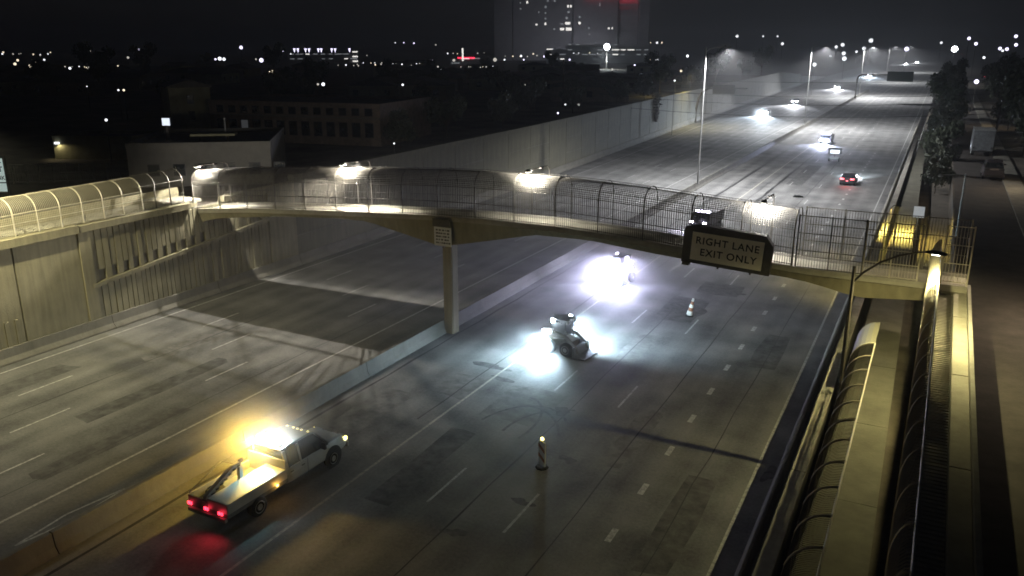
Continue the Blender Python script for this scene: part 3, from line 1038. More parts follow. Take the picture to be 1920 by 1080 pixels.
def pole_wood(x, y, h, label):
    z = gh(x, y)
    t = thing('utility_pole', label, 'utility pole', (x, y, z), 0, 'wooden poles carrying wires across the freeway')
    MB().tube([(0, 0, 0), (0, 0, h)], [.16, .10], 8).build('pole', M['wood'], t)
    for k, zz in enumerate((h - .4, h - 1.5)):
        MB().box((0, 0, zz), (.10, 2.4, .12)).build('crossarm', M['wood'], t)
    return t
pole_wood(-62, 142, 8.5, 'wooden utility pole among trees left of the freeway')
pole_wood(4.2 + 3.6, 142, 8.8, 'wooden utility pole among trees right of the frontage street')
for i, (y, zl, zr, sag) in enumerate(((142.9, 12.2, 12.4, .9), (141.1, 10.6, 10.5, 1.3), (142.8, 9.4, 9.4, 1.6), (141.0, 7.6, 7.7, 1.6))):
    pts = []
    for k in range(21):
        u = k / 20
        pts.append((-62 + 69.8 * u, y, zl + (zr - zl) * u - sag * 4 * u * (1 - u)))
    o = MB().tube([Vector(p) for p in pts], .035, 4).build('overhead_wire', M['cable'])
    tag(o, ['highest', 'second highest', 'third', 'lowest'][i] + ' overhead wire strung across the far freeway', 'wire', 'wires over the freeway')

# ------------------------------------------------------------------ vehicles
def wheel(parent, x, y, r=.36, w=.26, side=1, name='wheel'):
    t = MB().lathe([(0.02, -w / 2), (r * .62, -w / 2), (r * .94, -w / 2 + .02), (r, -w / 4), (r, w / 4), (r * .94, w / 2 - .02), (r * .62, w / 2), (.02, w / 2)], (0, 0, 0), 20, 'x').build(name, M['black'], parent, (x, y, r), smooth=False)
    MB().lathe([(0.0, 0), (r * .3, .01), (r * .34, -.02), (r * .55, -.015), (r * .60, .012), (r * .62, 0), (r*.62,-.05), (0.0, -.05)] if side > 0 else [(0.0, 0), (r * .3, -.01), (r * .34, .02), (r * .55, .015), (r * .60, -.012), (r * .62, 0), (r*.62,.05), (0.0, .05)], (side * (w / 2 + .012), 0, 0), 14, 'x').build('rim', M['metal'], t)
    return t


def ring(y, z0, z1, w0, w1, rnd=.12):
    """one body cross-section, wide at the waist and drawn in at top"""
    zm = z0 + (z1 - z0) * .55
    return [Vector(p) for p in ((-w0 * .92, y, z0), (-w0, y, z0 + .12), (-w0, y, zm), (-w1, y, z1 - rnd * .4), (-w1 + rnd, y, z1), (w1 - rnd, y, z1), (w1, y, z1 - rnd * .4), (w0, y, zm), (w0, y, z0 + .12), (w0 * .92, y, z0))]


def sedan(name, label, loc, rz, paint, lights_on=True, tail_on=False, power=2500, group=None, suv=False, lampc=(.9, .93, 1.0)):
    t = thing(name, label, 'car', loc, rz, group)
    h = .18 if suv else 0
    s = [(-2.25, .32, .78 + h, .80, .74), (-2.18, .24, .92 + h, .88, .80), (-1.5, .22, .98 + h, .91, .84), (0, .22, .96 + h, .92, .86), (1.0, .22, .92 + h, .91, .84), (1.9, .24, .80 + h, .88, .78), (2.25, .32, .62 + h, .78, .70)]
    MB().loft([ring(*q) for q in s]).build('body', M[paint], t, bevel=.015)
    zr = 1.40 + (.30 if suv else 0)
    zb = .93 + h
    yb = -2.05 if suv else -1.75
    g = [(yb, zb, zb + .03, .80), (yb + (.25 if suv else .75), zb, zr - .06, .64), (-.2, zb, zr, .64), (.35, zb, zr - .05, .63), (1.15, zb, zb + .03, .78)]
    MB().loft([[Vector(p) for p in ((-.80, y, a), (-w, y, b), (w, y, b), (.80, y, a))] for y, a, b, w in g]).build('window_glass', M['glass'], t)
    MB().loft([[Vector(p) for p in ((-w, y, z), (-w + .03, y, z + .035), (w - .03, y, z + .035), (w, y, z))] for y, z, w in ((yb + (.2 if suv else .7), zr - .085, .66), (-.2, zr - .005, .66), (.40, zr - .06, .65))]).build('roof', M[paint], t)
    for sx in (-1, 1):
        for y in (-1.38, 1.38):
            wheel(t, sx * .82, y, .33, .22, sx)
        MB().box((sx * .62, 2.16, .70 + h), (.42, .12, .20)).build('headlight', M['g_head'] if lights_on else M['metal'], t)
        MB().box((sx * .60, -2.215, .84 + h), (.46, .08, .17)).build('taillight', M['g_tail'] if tail_on else M['trim'], t)
        MB().box((sx * 1.0, .72, 1.0 + h), (.2, .10, .13)).build('wing_mirror', M[paint], t)
    if tail_on:
        MB().box((0, -2.26, .62 + h), (.22, .03, .12)).build('number_plate', M['g_tail'], t)  # plate glows red like the tail lamps, though it is no lamp
    MB().box((0, 2.24, .42), (1.3, .06, .2)).build('bumper', M['trim'], t)
    MB().box((0, -2.26, .42), (1.4, .06, .2)).build('bumper', M['trim'], t)
    if lights_on:
        lamp('headlight_beam', 'SPOT', (0, 2.32, .72 + h), power, lampc, t, .12, 74, .8, (0, 1, -.26))
    return t
sedan('oncoming_car', 'nearest oncoming car with bluish headlights on far left lanes', (-39.9, 222, 0), math.pi, 'grey_car', group='oncoming cars', power=90000, lampc=(.7, .85, 1.0))
sedan('oncoming_car', 'second oncoming car with twin white headlights behind the nearest', (-39.6, 268, 0), math.pi, 'white_car', group='oncoming cars', power=60000, suv=True)
sedan('oncoming_car', 'third oncoming car with bright headlights in middle distance', (-38.8, 372, 0), math.pi, 'grey_car', group='oncoming cars', power=110000)
sedan('oncoming_car', 'fourth oncoming car with violet-white headlights near the green sign', (-38, 520, 0), math.pi, 'dark_car', group='oncoming cars', power=160000, lampc=(.7, .85, 1.0))
sedan('oncoming_car', 'distant oncoming car, left of the far bright pair', (-34, 880, 0), math.pi, 'white_car', group='oncoming cars', power=90000, suv=True)
sedan('oncoming_car', 'most distant oncoming car, right of the far bright pair', (-27, 960, 0), math.pi, 'grey_car', group='oncoming cars', power=90000)
rc = sedan('departing_car', 'dark car with red tail lamps driving away beyond footbridge', (-9.4, 114.6, 0), 0, 'dark_car', True, True, 20000, lampc=(.75, .9, 1.0))
lamp('taillight_glow', 'SPOT', (0, -2.4, .8), 160, (1, .05, .05), rc, .25, 150, .8, (0, -1, -.4))
for i, (px, py) in enumerate(((1803, 101), (1812, 97), (1822, 93), (1806, 109))):
    p = at_z(px, py, 0.8)
    sedan('queued_car', ['first', 'second', 'third', 'nearest'][i] + ' of the far cars showing red tail lamps at horizon', (p.x, p.y, gh(p.x, p.y) if p.x > 2 else 0), R(-8), 'dark_car', False, True, group='far cars queued with tail lamps on')
p = at_z(1852, 134, 3.5)
sedan('braking_car', 'car with glowing red tail lamps far up the frontage street', (p.x, p.y, gh(p.x, p.y)), R(-12), 'dark_car', False, True)
# parked cars on the frontage street
sedan('parked_car', 'dark parked car nearest on the frontage street kerb', (5.3, 92, 4.94), 0, 'dark_car', False, suv=True, group='cars parked on the frontage street')
sedan('parked_car', 'silver parked car farther along the frontage street', (5.4, 126, 4.94), 0, 'grey_car', False, suv=True, group='cars parked on the frontage street')


def pickup():
    t = thing('work_truck', 'white crew cab work truck with amber beacon parked by median', 'truck', (-22.05, 22.1, 0), R(-1.5))
    # body: y forward, length about 6.8
    s = [(-.25, .50, 1.12, .94, .90), (0.0, .48, 1.18, .97, .92), (1.3, .48, 1.18, .98, .93), (2.0, .48, 1.16, .98, .92), (2.4, .50, 1.20, .97, .88), (3.15, .52, 1.14, .95, .82), (3.42, .56, .98, .88, .76)]
    MB().loft([ring(*q) for q in s]).build('body', M['white_car'], t, bevel=.02)
    g = [(-.22, 1.12, 1.90, .72), (.1, 1.12, 1.93, .74), (1.2, 1.12, 1.94, .74), (1.55, 1.12, 1.88, .72), (2.25, 1.12, 1.16, .84)]
    MB().loft([[Vector(p) for p in ((-.90, y, a), (-w, y, b), (w, y, b), (.90, y, a))] for y, a, b, w in g]).build('window_glass', M['glass'], t)
    MB().loft([[Vector(p) for p in ((-w, y, z), (-w + .05, y, z + .07), (w - .05, y, z + .07), (w, y, z))] for y, z, w in ((-.27, 1.88, .76), (.2, 1.93, .78), (1.2, 1.94, .78), (1.62, 1.87, .75))]).build('roof', M['white_car'], t, bevel=.02)
    for sx in (-1, 1):
        MB().add([(sx * .745, 1.56, 1.88), (sx * .80, 1.66, 1.86), (sx * .88, 2.32, 1.14), (sx * .80, 2.24, 1.15)], [(0, 1, 2, 3)]).build('pillar', M['white_car'], t)
        MB().box((sx * .835, .58, 1.5), (.05, .09, .78), m=Matrix.Rotation(sx * -.2, 3, 'Y')).build('pillar', M['white_car'], t)
        MB().box((sx * .84, -.2, 1.5), (.05, .16, .78), m=Matrix.Rotation(sx * -.2, 3, 'Y')).build('pillar', M['white_car'], t)
        mm = MB().box((sx * 1.10, 1.75, 1.32), (.22, .12, .30)).build('wing_mirror', M['trim'], t, bevel=.02)
        wheel(t, sx * .86, 2.42, .40, .26, sx)
        wheel(t, sx * .90, -1.9, .40, .34, sx)
        MB().lathe([(.40, -.02), (.50, -.02), (.52, .02), (.40, .02)], (0, 0, 0), 20, 'x').build('wheel_arch', M['trim'], t, (sx * .965, 2.42, .46))
        MB().box((sx * .66, 3.40, .92), (.36, .10, .20)).build('headlight', M['metal'], t)
        MB().box((sx * .88, 3.34, .92), (.10, .16, .14)).build('marker_lamp', M['g_yellow'], t)
        MB().box((sx * .995, .62, .98), (.02, .16, .035)).build('door_handle', M['trim'], t)
        MB().box((sx * .995, -.02, .98), (.02, .16, .035)).build('door_handle', M['trim'], t)
        MB().box((sx * .99, .88, .82), (.008, .012, .62)).build('door_seam', M['trim'], t)
    MB().box((0, 3.46, .60), (1.86, .12, .26)).build('bumper', M['metal'], t, bevel=.03)
    MB().box((0, 3.44, .86), (.92, .06, .22)).build('grille', M['trim'], t)
    for x in (-.56, -.22, 0, .22, .56):
        MB().lathe([(.05, 0), (.045, .03), (.0, .045)], (x, 1.45, 1.945), 8).build('roof_marker', M['g_yellow'], t)
    # service body: left well with spare wheel and pipe rail, right flat lid
    MB().box((0, -1.85, .74), (2.02, 3.1, .16)).build('bed_floor', M['machine_grey'], t)
    MB().box((.48, -1.85, 1.02), (1.06, 3.06, .42)).build('tool_lid', M['white_car'], t, bevel=.03)
    MB().box((-.98, -1.85, .98), (.07, 3.1, .36)).build('bed_side', M['white_car'], t, bevel=.015)
    MB().box((0, -.36, 1.2), (2.02, .07, .80)).build('headboard', M['white_car'], t, bevel=.015)
    MB().box((-.5, -3.38, .98), (1.0, .06, .34)).build('tailgate', M['machine_grey'], t)
    MB().tube([(-.98, -3.36, 1.2), (-.98, -2.0, 1.66), (-.98, -1.7, 1.72), (-.2, -1.62, 1.74)], .035, 6).build('pipe_rack', M['metal'], t)
    bm = MB()
    bm.prism([(-3.42, 1.06), (-3.34, 1.26), (-1.95, 1.86), (-1.55, 1.86), (-1.55, 1.68), (-1.9, 1.66)], -.26, -.08, 'x')
    bo = bm.build('tow_boom', M['white_car'], t, bevel=.015)
    for k in range(7):
        y = -1.72 - k * .22
        z = 1.785 if k < 1 else 1.76 - (k - .6) * .095
        MB().box((-.068, y, z - .02), (.02, .13, .07)).build('boom_slot', M['trim'], bo)
    MB().box((-.17, -1.6, 1.25), (.16, .16, .95)).build('boom_mast', M['white_car'], t)
    MB().lathe([(0, -.05), (.09, -.05), (.09, .05), (0, .05)], (-.17, -1.52, 1.9), 10, 'x').build('sheave', M['metal'], t)
    sw = MB().lathe([(.12, -.09), (.34, -.10), (.38, -.04), (.38, .04), (.34, .10), (.12, .09)], (0, 0, 0), 18).build('spare_wheel', M['black'], t, (-.55, -2.5, .94))
    MB().lathe([(0, .06), (.12, .07), (.20, .04), (.22, .0), (0, 0)], (0, 0, .02), 14).build('rim', M['metal'], sw)
    MB().box((0, -3.44, .62), (1.96, .14, .16)).build('rear_bumper', M['metal'], t, bevel=.02)
    for x in (.80, .66, -.06, .06, -.92, -.80):
        MB().box((x, -3.47, .86), (.085, .05, .11)).build('taillight', M['g_tail'], t)
    MB().box((1.03, -.9, .80), (.03, .09, .06)).build('marker_lamp', M['g_amber'], t)
    # beacon bar on the roof's rear edge
    lb = MB().box((-.05, -.02, 2.06), (1.15, .30, .09)).build('light_bar', M['trim'], t, bevel=.02)
    MB().box((-.33, -.02, 2.15), (.58, .34, .16)).build('beacon_lens', M['g_beacon'], lb)
    MB().box((.25, -.02, 2.15), (.56, .34, .16)).build('beacon_lens', M['g_work'], lb)
    lamp('beacon_light', 'POINT', (-.70, -.50, 2.1), 800, (1.0, .62, .08), t, .12)
    lamp('bed_work_light', 'SPOT', (.35, -.42, 2.15), 420, (.45, .95, 1.0), t, .08, 64, .6, (.03, -1, -1.15))
    lamp('taillight_glow', 'SPOT', (.7, -3.6, .85), 45, (1, .03, .06), t, .15, 150, .8, (0, -1, -.5))
    lamp('marker_glow', 'POINT', (1.14, -.9, .82), 5, (1, .5, .08), t, .04)
    return t
pickup()


def loader(name, label, loc, rz, lens, colr, p_front, p_back, p_side, cab_dark=True):
    """compact skid-steer loader with work lamps, forward = +Y"""
    t = thing(name, label, 'loader', loc, rz)
    MB().prism([(-.95, .42), (.75, .42), (.75, .80), (.20, .95), (-.25, .98), (-.95, 1.25), (-1.02, .9)], -.48, .48, 'x').build('body', M['machine'], t, bevel=.03)
    for sx in (-1, 1):
        for y in (-.55, .55):
            wheel(t, sx * .66, y, .40, .28, sx)
        MB().prism([(-1.0, .95), (-1.0, 1.45), (-.80, 1.50), (.55, 1.20), (1.15, .72), (1.35, .30), (1.22, .28), (1.0, .66), (.45, 1.04), (-.80, 1.30)], sx * .60 - .06, sx * .60 + .06, 'x').build('lift_arm', M['machine'], t)
        MB().tube([(sx * .56, -.35, .9), (sx * .56, .5, 1.05)], .05, 6).build('cylinder', M['metal'], t)
        for y, y2 in ((-.62, -.58), (.42, .30)):
            MB().tube([(sx * .44, y, .95), (sx * .42, y2, 2.02)], .035, 5).build('cab_post', M['machine_grey'], t)
        MB().box((sx * .40, -.12, 1.42), (.015, .8, .8)).build('side_screen', M['machine_grey'], t)
    MB().box((0, -.12, 2.05), (1.0, 1.15, .08)).build('cab_roof', M['machine_grey'], t, bevel=.03)
    MB().box((0, -.1, 1.05), (.5, .5, .14)).build('seat', M['black'], t)
    MB().box((0, -.36, 1.35), (.5, .12, .55)).build('seat_back', M['black'], t)
    MB().prism([(1.05, .06), (1.85, .06), (1.86, .10), (1.25, .16), (1.18, .62), (1.05, .66)], -.88, .88, 'x').build('bucket', M['machine_grey'], t, bevel=.01)
    for sx in (-1, 1):
        MB().lathe([(0.0, 0), (.11, 0), (.12, .05), (.06, .10), (0, .10)], (sx * .38, .47, 1.93), 12, 'y').build('work_lamp', M['metal'], t)
    for x, y, z in ((.58, -.95, 1.25), (.60, -.60, 1.30), (.52, -.4, 1.98), (-.52, .1, 1.98), (-.60, .35, 1.2)):
        sx = 1 if x > 0 else -1
        MB().lathe([(0.0, 0), (.06, 0), (.13, sx * .06), (.12, sx * .10), (0, sx * .10)], (x, y, z), 12, 'x').build('work_lamp', M[lens], t)
    lamp('work_light', 'SPOT', (.95, -.55, 1.2), p_side, colr, t, .2, 150, .8, (.8, -.3, -.7))
    lamp('work_light', 'SPOT', (-.80, .35, 1.9), p_back, colr, t, .15, 130, .8, (-1, .55, -.9))
    if p_front:
        lamp('work_light', 'SPOT', (0, .70, 1.95), p_front, colr, t, .15, 130, .8, (0, 1, -.75))
    return t
loader('skid_loader', 'small loader with dark cab and dazzling work lamps under footbridge', (-17.85, 41.6, 0), R(-97), 'g_work', (.62, .86, 1.0), 0, 6500, 5500)
loader('sweeper_loader', 'loader lost in a dazzling violet-white glare beyond the footbridge', (-19.9, 57.0, 0), R(168), 'g_violet', (.66, .68, 1.0), 9500, 2000, 3500)


def work_van(name, label, loc, rz, lens, power, colr):
    """box body utility truck seen small: chassis, cab, box, lamp row"""
    t = thing(name, label, 'truck', loc, rz)
    MB().prism([(-3.0, .55), (3.0, .55), (3.0, 1.15), (2.3, 1.35), (1.8, 2.25), (.6, 2.3), (.6, 2.1), (-3.0, 2.1)], -1.02, 1.02, 'x').build('body', M['dark_car'], t, bevel=.04)
    MB().add([(-.85, 2.29, 1.40), (.85, 2.29, 1.40), (.8, 1.86, 2.18), (-.8, 1.86, 2.18)], [(0, 1, 2, 3)]).build('windscreen', M['glass'], t, (0, .03, .015))
    for sx in (-1, 1):
        for y in (-1.9, 2.0):
            wheel(t, sx * .9, y, .42, .28, sx)
        MB().box((sx * .74, 3.0, .95), (.36, .12, .2)).build('headlight', M[lens], t)
    for x in (-.6, 0, .6):
        MB().box((x, 1.5, 2.36), (.36, .14, .16)).build('light_bar', M[lens], t)
    MB().box((0, 3.04, .6), (2.0, .12, .24)).build('bumper', M['trim'], t)
    lamp('headlight_beam', 'SPOT', (0, 3.2, .95), power, colr, t, .2, 110, .8, (0, 1, -.16))
    lamp('light_bar_light', 'POINT', (0, 1.75, 2.6), power * .006, colr, t, .2)
    return t
ut = work_van('utility_truck', 'dark truck with a row of violet lamps seen through bridge railing', (-19.3, 80.5, 0), R(172), 'g_violet', 4000, (.78, .74, 1.0))
et = work_van('escort_truck', 'work truck with blue-white glare stopped in the closed left lanes', (-17.8, 162, 0), R(176), 'g_violet', 16000, (.62, .70, 1.0))

ut.scale = (.9, .75, .66)
et.scale = (.85, .75, .75)

# lit message trailer
tr = thing('message_trailer', 'small trailer with a lit white panel in the closed lane', 'trailer', (-13.6, 136, 0))
MB().box((0, 0, .55), (1.3, 1.8, .22)).build('chassis', M['machine_grey'], tr)
wheel(tr, -.72, 0, .3, .18, -1); wheel(tr, .72, 0, .3, .18, 1)
MB().tube([(0, .4, .6), (0, .4, 2.1)], .06, 6).build('mast', M['metal_dark'], tr)
pb = MB().box((0, .32, 1.55), (2.0, .10, .95)).build('panel', M['trim'], tr)
MB().box((0, .262, 1.45), (1.35, .01, .55)).build('lit_face', M['g_panel'], pb)

# ------------------------------------------------------------------ channelizing devices
def vertical_panel(loc, rz, label, lit):
    t = thing('channelizer', label, 'barricade', loc, rz, 'striped traffic channelizers')
    MB().lathe([(0, 0), (.28, 0), (.28, .05), (.22, .09), (0, .09)], n=8).build('rubber_base', M['black'], t)
    pn = MB().box((0, 0, .66), (.40, .05, 1.10)).build('panel', M['white_refl'], t, bevel=.01)
    for zz in (.46, .90):
        for f in (-.031, .031):
            MB().add([(-.20, f, zz + .06), (.20, f, zz - .20), (.20, f, zz - .03), (-.20, f, zz + .23)], [(0, 1, 2, 3)]).build('stripe', M['orange'], pn)
    if lit:
        MB().box((0, 0, 1.26), (.10, .07, .12)).build('lamp_case', M['trim'], t)
        MB().lathe([(0, -.04), (.07, -.04), (.09, 0), (.07, .04), (0, .04)], (0, 0, 1.34), 12, 'y').build('warning_lamp', M['g_yellow'], t)
    return t
vertical_panel((-13.1, 28.45, 0), R(-24), 'upright striped channelizer topped with a yellow warning lamp', True)
dr = thing('channelizer', 'leaning striped cone channelizer on the dark patched lane', 'barricade', (-13.05, 51.4, 0), 0, 'striped traffic channelizers')
MB().box((0, 0, .05), (.5, .5, .10)).build('rubber_base', M['black'], dr, bevel=.02)
dr.rotation_euler = (R(4), R(9), R(15))
for k, (z0, z1) in enumerate(((.1, .38), (.38, .62), (.62, .84), (.84, 1.06), (1.06, 1.25))):
    r0, r1 = .21 - .115 * z0, .21 - .115 * z1
    MB().lathe([(r0, z0), (r1, z1)], n=14).build('cone_band', M['white_refl' if k % 2 == 0 else 'orange'], dr)
db = thing('road_debris', 'flat piece of debris lying in lane beyond the footbridge', 'debris', (-13.6, 101, 0), R(20))
MB().prism([(-.6, 0), (.6, 0), (.5, .12), (.1, .22), (-.4, .16)], -.25, .25).build('rubber_piece', M['black'], db)
MB().prism([(-.5, .0), (.1, .0), (.0, .2), (-.35, .24)], .26, .45).build('rubber_piece', M['machine_grey'], db)

# ------------------------------------------------------------------ frontage street furniture
sl = thing('frontage_street_lamp', 'slim pale pole with a horizontal arm beside frontage street', 'street lamp', (2.05, 61.5, 4.9))
MB().tube([(0, 0, 0), (0, 0, 4.2)], [.07, .05], 7).build('pole', M['metal'], sl)
MB().tube([(0, 0, 4.1), (-.6, 0, 4.12), (-1.35, 0, 4.05)], .025, 5).build('arm', M['metal'], sl)
MB().lathe([(0, .1), (.07, .1), (.15, 0), (.17, -.08), (0, -.08)], (-1.45, 0, 4.0), 12).build('lamp_head', M['metal'], sl)
lamp('lamp_light', 'SPOT', (-1.45, 0, 3.85), 5, (.9, .95, 1), sl, .08, 120, .5, (0, 0, -1))
ws = thing('blank_square_sign', 'small pale square sign panel beside the dark trees', 'sign', (-.4, 66, 3.2))
MB().box((0, 0, 2.35), (.72, .04, .8)).build('panel', M['g_windim'], ws)  # unlit board given a faint glow so that it reads pale
MB().tube([(0, .06, 0), (0, .06, 2.7)], .035, 5).build('post', M['metal'], ws)
for i, (x, y, pw) in enumerate(((8.0, 84, 800), (8.4, 150, 500), (8.2, 42, 2800))):
    t = thing('residential_lamp', ['middle', 'farthest', 'nearest'][i] + ' low lamp over the pavement right of frontage street', 'street lamp', (x, y, 4.9), 0, 'lamps on the frontage street')
    MB().tube([(0, 0, 0), (0, 0, 4.6), (-.4, 0, 5.0), (-1.4, 0, 5.1)], .05, 6).build('pole', M['metal_dark'], t)
    MB().box((-1.6, 0, 5.08), (.5, .22, .1), taper=.8).build('lamp_head', M['metal'], t)
    lamp('lamp_light', 'SPOT', (-1.65, 0, 5.0), pw, (1.0, .80, .55), t, .1, 150, .5, (-.3, -.1, -1))
# box truck parked on the street
bt = thing('parked_box_truck', 'dark box truck with pale roof edge parked on frontage street', 'truck', (4.9, 112, 4.94))
MB().box((0, -.6, 1.75), (2.2, 4.4, 2.3)).build('box_body', M['machine_grey'], bt, bevel=.04)
MB().box((0, -.6, 2.95), (2.24, 4.44, .06)).build('roof_cap', M['white_car'], bt)
MB().prism([(1.62, .6), (3.2, .6), (3.2, 1.3), (2.9, 1.5), (2.5, 2.2), (1.62, 2.2)], -1.0, 1.0, 'x').build('cab', M['dark_car'], bt, bevel=.04)
MB().box((0, 0, .62), (.9, 6.2, .14)).build('chassis', M['trim'], bt)
for sx in (-1, 1):
    wheel(bt, sx * .92, 2.2, .42, .26, sx); wheel(bt, sx * .92, -1.8, .42, .3, sx)
    MB().box((sx * .9, -2.83, .95), (.16, .04, .2)).build('taillight', M['trim'], bt)

# ------------------------------------------------------------------ trees
def tree_meshes(seed, h, rad, leaf, mat, n, trunk_h, size):
    rnd = random.Random(seed)
    tm = MB()
    tm.tube([(0, 0, -.3), (rnd.uniform(-.1, .1), 0, trunk_h * .5), (rnd.uniform(-.2, .2), rnd.uniform(-.2, .2), trunk_h)], [.055 * h ** .6 * .6, .042 * h ** .6 * .6, .03 * h ** .6 * .6], 7)
    cl = []
    for k in range(13):
        a = rnd.uniform(0, 6.28)
        u = rnd.uniform(.15, 1.0)
        q = Vector((rad * .72 * u ** .5 * math.cos(a), rad * .72 * u ** .5 * math.sin(a), trunk_h + (h - trunk_h) * rnd.uniform(.15, .88)))
        cl.append((q, rad * rnd.uniform(.26, .48)))
        tm.tube([(0, 0, trunk_h * rnd.uniform(.7, 1)), q * .55 + Vector((0, 0, trunk_h * .42)), q], [.05 * h / 6, .03 * h / 6, .012], 4)
    cm = MB()
    for k in range(n):
        c, r = rnd.choice(cl)
        d = Vector((rnd.gauss(0, 1), rnd.gauss(0, 1), rnd.gauss(0, .8)))
        d.normalize()
        p = c + d * r * rnd.uniform(.35, 1.12)
        s = size * rnd.uniform(.6, 1.4)
        m3 = Euler((rnd.uniform(0, 6.28), rnd.uniform(0, 6.28), rnd.uniform(0, 6.28))).to_matrix()
        cm.add([p + m3 @ Vector(v) for v in ((-s, -s * .4, 0), (s * .2, -s * .6, 0), (s, s * .3, 0), (-s * .3, s * .6, 0))], [(0, 1, 2, 3)])
    return tm.mesh('trunk', M['bark']), cm.mesh('crown', M[mat])
TM = [tree_meshes(11, 7.5, 3.0, 0, 'leaf', 2600, 2.0, .22), tree_meshes(12, 6.2, 2.6, 0, 'leaf2', 2400, 1.6, .20), tree_meshes(13, 9.5, 3.4, 0, 'leaf', 3000, 3.0, .24), tree_meshes(14, 3.0, 1.8, 0, 'leaf2', 1600, .5, .15)]
def tree(i, x, y, s, label, group, name='tree'):
    t = thing(name, label, 'tree' if i < 3 else 'bush', (x, y, gh(x, y)), random.uniform(0, 6.28), group)
    t.scale = (s, s, s)
    link('trunk', TM[i][0], t)
    link('crown', TM[i][1], t)
lab = 'dense dark tree between the freeway edge and frontage street'
for i, (x, y, s, k) in enumerate(((.6, 92, .62, 1), (.9, 104, .75, 1), (.8, 117, .85, 0), (1.0, 131, .9, 1), (1.2, 148, .95, 0), (1.0, 168, 1.0, 2), (1.6, 190, 1.0, 0), (1.2, 215, 1.0, 2), (2.5, 245, 1.0, 0), (2.0, 285, 1.1, 2))):
    tree(k, x, y, s, lab, 'trees in the strip beside the frontage street')
for i, (x, y, s, k) in enumerate(((9.6, 60, .9, 0), (10.2, 70, 1.0, 2), (9.4, 84, .9, 1), (10, 98, 1.0, 0), (9.2, 112, 1.0, 2), (10.5, 128, 1.1, 0), (9.5, 146, 1.0, 1), (11, 165, 1.1, 2), (10, 190, 1.1, 0), (12, 220, 1.1, 2), (11, 260, 1.2, 0))):
    tree(k, x, y, s, 'dark tree right of the frontage street pavement', 'trees right of the frontage street')
for i, (x, y, s, k) in enumerate(((-52, 75, .7, 1), (-54, 88, .85, 0), (-53, 101, .8, 1), (-56, 116, 1.0, 0), (-55, 130, .9, 1), (-54.5, 150, .8, 0), (-54, 165, .9, 1), (-57, 185, 1.0, 2), (-58, 215, 1.0, 0), (-60, 250, 1.1, 2), (-63, 300, 1.1, 0), (-66, 350, 1.2, 2))):
    tree(k, x, y, s, 'dark tree behind the far left freeway wall', 'trees behind the far left wall')
rnd = random.Random(21)
for i in range(34):
    a, d = R(rnd.uniform(-4, 62)), rnd.uniform(95, 420)
    x, y = -d * math.sin(a) - 12, d * math.cos(a)
    if x > interp(y, WALL_L) - 12:
        continue
    tree(rnd.choice((0, 1, 2)), x, y, rnd.uniform(.8, 1.25), 'dark tree among the unlit houses left of the freeway', 'trees among the left-hand houses')
vine = thing('hanging_vine', 'dark vine hanging over the far left freeway wall', 'bush', (-49.4, 158, 6.9))
vm = MB()
rv = random.Random(9)
for k in range(900):
    u = rv.random()
    p = Vector((rv.uniform(.02, .5), rv.gauss(0, 1.4 * (1 - u) + .25), 1.2 - u * 5.2))
    s = rv.uniform(.1, .22)
    m3 = Euler((rv.uniform(0, 6.28), rv.uniform(0, 6.28), 0)).to_matrix()
    vm.add([p + m3 @ Vector(v) for v in ((-s, -s * .5, 0), (s, -s * .4, 0), (s * .3, s * .6, 0))], [(0, 1, 2)])
vm.build('foliage', M['leaf2'], vine)
MB().tube([(-.3, 0, 0), (0.1, 0, .4), (.3, 0, -.5), (.3, .1, -3.0)], .05, 5).build('stem', M['bark'], vine)

# ------------------------------------------------------------------ buildings on the left
def block(name, label, p0, p1, depth, z0, h, mat, cat='building', roof='flat'):
    """building whose front runs p0 -> p1 (facing the camera) with a parapet roof"""
    p0, p1 = Vector((p0[0], p0[1], 0)), Vector((p1[0], p1[1], 0))
    d = p1 - p0
    L = d.length
    t = thing(name, label, cat, (p0.x, p0.y, z0), math.atan2(d.y, d.x))
    MB().box((L / 2, depth / 2, h / 2), (L, depth, h)).build('wall', M[mat], t)
    if roof == 'flat':
        rf = MB().box((L / 2, depth / 2, h + .02), (L - .4, depth - .4, .06)).build('roof', M['roofing'], t)
        for (c, s) in (((L / 2, .1, h + .2), (L + .1, .2, .4)), ((L / 2, depth - .1, h + .2), (L + .1, .2, .4)), ((.1, depth / 2, h + .2), (.2, depth - .42, .4)), ((L - .1, depth / 2, h + .2), (.2, depth - .42, .4))):
            MB().box(c, s).build('parapet', M[mat], t)
    else:
        MB().prism([(-.3, h), (L + .3, h), (L + .3, h + .12), (L / 2, h + roof), (-.3, h + .12)], -.3, depth + .3).build('roof', M['roofing'], t)
    return t, L
def window(t, x, z, w, h, mat='glass', y=0.0):
    f = MB().box((x, y - .03, z), (w + .16, .08, h + .16)).build('window', M['trim'], t)
    MB().box((x, y - .075, z), (w, .02, h)).build('pane', M[mat], f)
G = 6.24
a0, a1 = at_z(246, 352, G), at_z(512, 345, G)
t, L = block('low_white_building', 'low pale flat-roofed building with small dark windows behind bridge', a0, a1, 12, G, 3.1, 'stucco')
for k in range(6):
    window(t, 1.9 + k * 1.95, 1.35, .75, .8)
MB().box((L * .55, 4, 3.75), (3.6, 1.6, .18)).build('roof_canopy', M['olive_wall'], t)
for x in (L * .45, L * .65):
    MB().box((x, 4, 3.4), (.2, .2, .6)).build('canopy_post', M['metal_dark'], t)
b0, b1 = at_z(398, 262, G), at_z(715, 275, G)
t, L = block('long_brick_building', 'long dim two-storey building behind the low white one', b0, b1, 14, G, 4.3, 'brick')
MB().box((L / 2, -.2, 3.1), (L, .3, .14)).build('ledge', M['conc_dark'], t)
